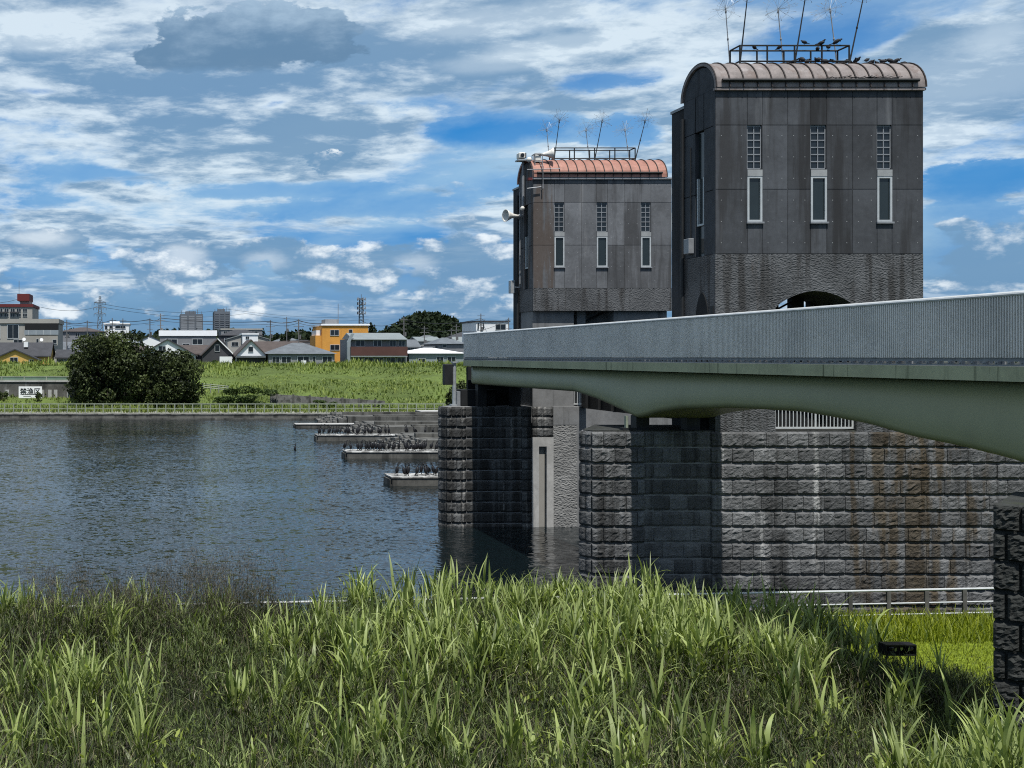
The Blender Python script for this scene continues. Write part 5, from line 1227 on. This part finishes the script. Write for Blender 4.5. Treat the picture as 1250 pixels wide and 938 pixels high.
while len(pts) < 1860:      # on the slope in front of the nearest pier
    y = R.uniform(9.6, 13.2); px = R.triangular(1095, 1290, 1260); x = (px - CX) * y / FPX
    a0 = noise.noise(Vector((x * 1.1, y * 1.1, 8)))
    if a0 < -.12: continue
    pts.append((x, y))
while len(pts) < 1905:
    y = R.uniform(9.6, 12.4); px = R.uniform(1188, 1300); pts.append(((px - CX) * y / FPX, y))
while len(pts) < 2035:      # low growth in the bridge's shade
    x, y = R.uniform(12.0, 15.6), R.uniform(20.5, 26)
    if x > 13.7 and y < 22.6: continue
    pts.append((x, y))
base = []; yaw = []; ln = []; wd = []; le = []; cu = []; ti = []; stems = []
for (x, y) in pts:
    px = CX + FPX * x / y
    hgt = R.uniform(.74, 1.38) * (1.02 if px > 385 else .76) * (.70 if px > 1010 else 1.0)
    if 600 < px < 760 and y > 22: hgt *= .72
    if x > 11.9 and y > 20.4: hgt *= .62
    if y < 13.3 and px > 1000: hgt *= 1.2 if px < 1188 else 1.5
    lx, ly = R.uniform(-.12, .12), R.uniform(-.12, .12); g0 = near_z(y); tint0 = R.gauss(.55, .18)
    stems.append((x, y, g0, hgt, lx, ly))
    nl = R.randint(5, 9); y0 = R.uniform(0, 6.28)
    for j in range(nl):
        f = (j + R.random()) / nl
        zz = hgt * (.12 + .80 * f); base.append((x + lx * f, y + ly * f, g0 + zz)); yaw.append(y0 + j * 2.6 + R.uniform(-.6, .6))
        ln.append(R.uniform(.5, 1.1) * (.78 if y < 13.3 and px > 1000 else 1) * (1 - .25 * abs(f - .5))); wd.append(R.uniform(.036, .080) * (.6 if y < 13.3 and px > 1000 else 1)); le.append(R.uniform(.08, .42) * (1.15 - .55 * f)); cu.append(R.uniform(.15, 1.1) if R.random() < .82 else R.uniform(1.2, 2.3))
        ti.append(min(1, max(0, tint0 + R.gauss(0, .2) + .18 * (f - .5))))
A = np.array
g1 = blades(A(base), A(yaw), A(ln), A(wd), A(le), A(cu), 6, A(ti))
st = A(stems); ns = len(st)
g2 = blades(st[:, :3], NR.uniform(0, 6.28, ns), st[:, 3] * 1.0, np.full(ns, .022), np.full(ns, .06), np.full(ns, .1), 3, NR.uniform(.1, .5, ns))
g = cat_mesh([g1, g2]); tag(np_mesh('tall_grass', *g[:2], 'blade', g[2]), kind='stuff')
# fine weeds
def scatter(n, xr, yr, ok):
    out = []
    while len(out) < n:
        x, y = R.uniform(*xr), R.uniform(*yr)
        if ok(x, y): out.append((x, y))
    return A(out)
def ok_weed(x, y):
    if y > bank_edge(x) - .3 and x < 12.2: return False
    if x > 14.6 and y > 20.2: return False
    if x > 12.6 and y > 23.5: return False
    if 11.2 < x < 16.2 and 14.4 < y < 16.6: return False
    return True
def weeds(name, mat, n, hr, leaves, lsize, wsize, topheavy, seedn, ok=ok_weed, xr=(-8, 21), yr=(11.5, 26.6)):
    p2 = scatter(n, xr, yr, ok); patch = A([noise.noise(Vector((a * .5, b_ * .5, seedn))) + .5 * noise.noise(Vector((a * 1.4, b_ * 1.4, seedn + 5))) for a, b_ in p2])
    h = NR.uniform(hr[0], hr[1], n) * (1 + .35 * patch); gz = A([near_z(b_) for a, b_ in p2]); yw = NR.uniform(0, 6.28, n); lean = NR.uniform(0, .30, n)
    px = CX + FPX * p2[:, 0] / p2[:, 1]; h = h * np.where(px > 1020, .78, 1.0) * np.where((px > 560) & (px < 900) & (p2[:, 1] > 22), .85, 1.0)
    s1 = blades(np.column_stack([p2, gz]), yw, h, np.full(n, .011), lean, NR.uniform(0, .3, n), 3, NR.uniform(.0, .4, n))
    idx = np.repeat(np.arange(n), leaves); f = NR.random(len(idx)) ** topheavy
    r = np.sin(lean[idx] + .1) * h[idx] * f; spread = NR.normal(0, .05, (len(idx), 2)) * (.4 + f[:, None])
    bs = np.column_stack([p2[idx, 0] + r * np.cos(yw[idx]) + spread[:, 0], p2[idx, 1] + r * np.sin(yw[idx]) + spread[:, 1], gz[idx] + np.cos(lean[idx]) * h[idx] * f])
    m = len(idx)
    s2 = blades(bs, NR.uniform(0, 6.28, m), NR.uniform(*lsize, m), NR.uniform(*wsize, m), NR.uniform(.1, 1.2, m), NR.uniform(0, .9, m), 2, np.clip(.42 + .4 * patch[idx] + NR.normal(0, .34, m), 0, 1))
    g = cat_mesh([s1, s2]); tag(np_mesh(name, *g[:2], mat, g[2]), kind='stuff')
weeds('leafy_weeds', 'weed', 8500, (.45, 1.2), 26, (.07, .24), (.009, .026), .7, 3)
weeds('seeding_weeds', 'weed_brown', 3000, (.75, 1.4), 30, (.03, .09), (.005, .012), .32, 9)
weeds('dry_grass', 'straw', 2600, (.5, 1.25), 5, (.08, .3), (.005, .012), .5, 14)
weeds('broadleaf_weeds', 'leaf_light', 620, (.5, 1.25), 13, (.07, .15), (.03, .06), .6, 41)
weeds('dead_stems', 'straw', 420, (.9, 1.7), 3, (.1, .3), (.006, .012), .4, 47)
def ok_plume(x, y): return y > 22.2 and 45 < CX + FPX * x / y < 345 and y < bank_edge(x) - .3
weeds('plume_weeds', 'weed_brown', 520, (1.45, 2.0), 60, (.04, .11), (.005, .012), .28, 21, ok_plume, (-5, 6))
def ok_rail(x, y): return -7 < x < 5.5 and y > rail_y(x) - 2.4 and y < bank_edge(x) - .1
weeds('railside_weeds', 'weed', 1500, (.6, 1.0), 34, (.08, .22), (.012, .03), .8, 33, ok_rail, (-7, 6), (21.5, 26))
def ok_box(x, y): return 13.9 < x < 15.9 and 20.0 < y < 21.9 and (y < 21.3 or x < 15.3)
weeds('boxside_weeds', 'weed', 340, (.3, .72), 30, (.07, .24), (.01, .028), .8, 35, ok_box, (13, 16), (19.9, 22))
# lawn, rough grass at its edge
n = 60000; gx = NR.uniform(13.0, 24, n); gy = NR.uniform(19.5, 27.3, n)
g = blades(np.stack([gx, gy, np.full(n, .40)], 1), NR.uniform(0, 6.28, n), NR.uniform(.05, .13, n), NR.uniform(.008, .018, n), NR.uniform(0, .5, n), NR.uniform(.3, 1.3, n), 2, NR.random(n))
tag(np_mesh('lawn_grass', *g[:2], 'lawn_blade', g[2]), kind='stuff')
n = 9000; gx = NR.uniform(11.8, 25, n); gy = NR.uniform(24.4, 26.7, n)
g = blades(np.stack([gx, gy, np.full(n, .38)], 1), NR.uniform(0, 6.28, n), NR.uniform(.12, .55, n), NR.uniform(.012, .032, n), NR.uniform(0, .6, n), NR.uniform(.3, 1.5, n), 3, NR.random(n))
tag(np_mesh('rough_grass', *g[:2], 'lawn_blade', g[2]), kind='stuff')
# the small black box with round caps on thin legs, half sunk in the weeds
YB_ = 22.0; t = thing('meter_box', 'small black box with round caps on thin legs, sunk in weeds by the lawn', 'box', (fx(1101, YB_), YB_, .4))
bx0, bx1, bz0, bz1 = fx(1082, YB_), fx(1119, YB_), fz(801, YB_), fz(788, YB_)
c = MB(); c.box(bx0, bx1, YB_, YB_ + .25, bz0, bz0 + .02); c.box(bx0, bx1, YB_ + .23, YB_ + .25, bz0 + .021, bz1); c.box(bx0, bx1, YB_, YB_ + .25, bz1 - .02, bz1 + .01); c.box(bx1 - .015, bx1, YB_, YB_ + .228, bz0 + .021, bz1 - .021); c.box(bx0, bx0 + .015, YB_, YB_ + .228, bz0 + .021, bz1 - .021)
c.build('case', 'plastic_black', t)
for px in (1114, 1090): MB().lathe((fx(px, YB_), YB_ + .2, fz(794, YB_)), (0, -1, .25), [(0, .075), (.12, .075), (.17, .06), (.19, .02)], 14).build('cap', 'plastic_black', t, smooth=True)
for px in (1083, 1118.3):
    for dy in (.01, .22): MB().box(fx(px, YB_) - .012, fx(px, YB_) + .012, YB_ + dy, YB_ + dy + .02, .3, bz0 - .001).build('leg', 'black', t)
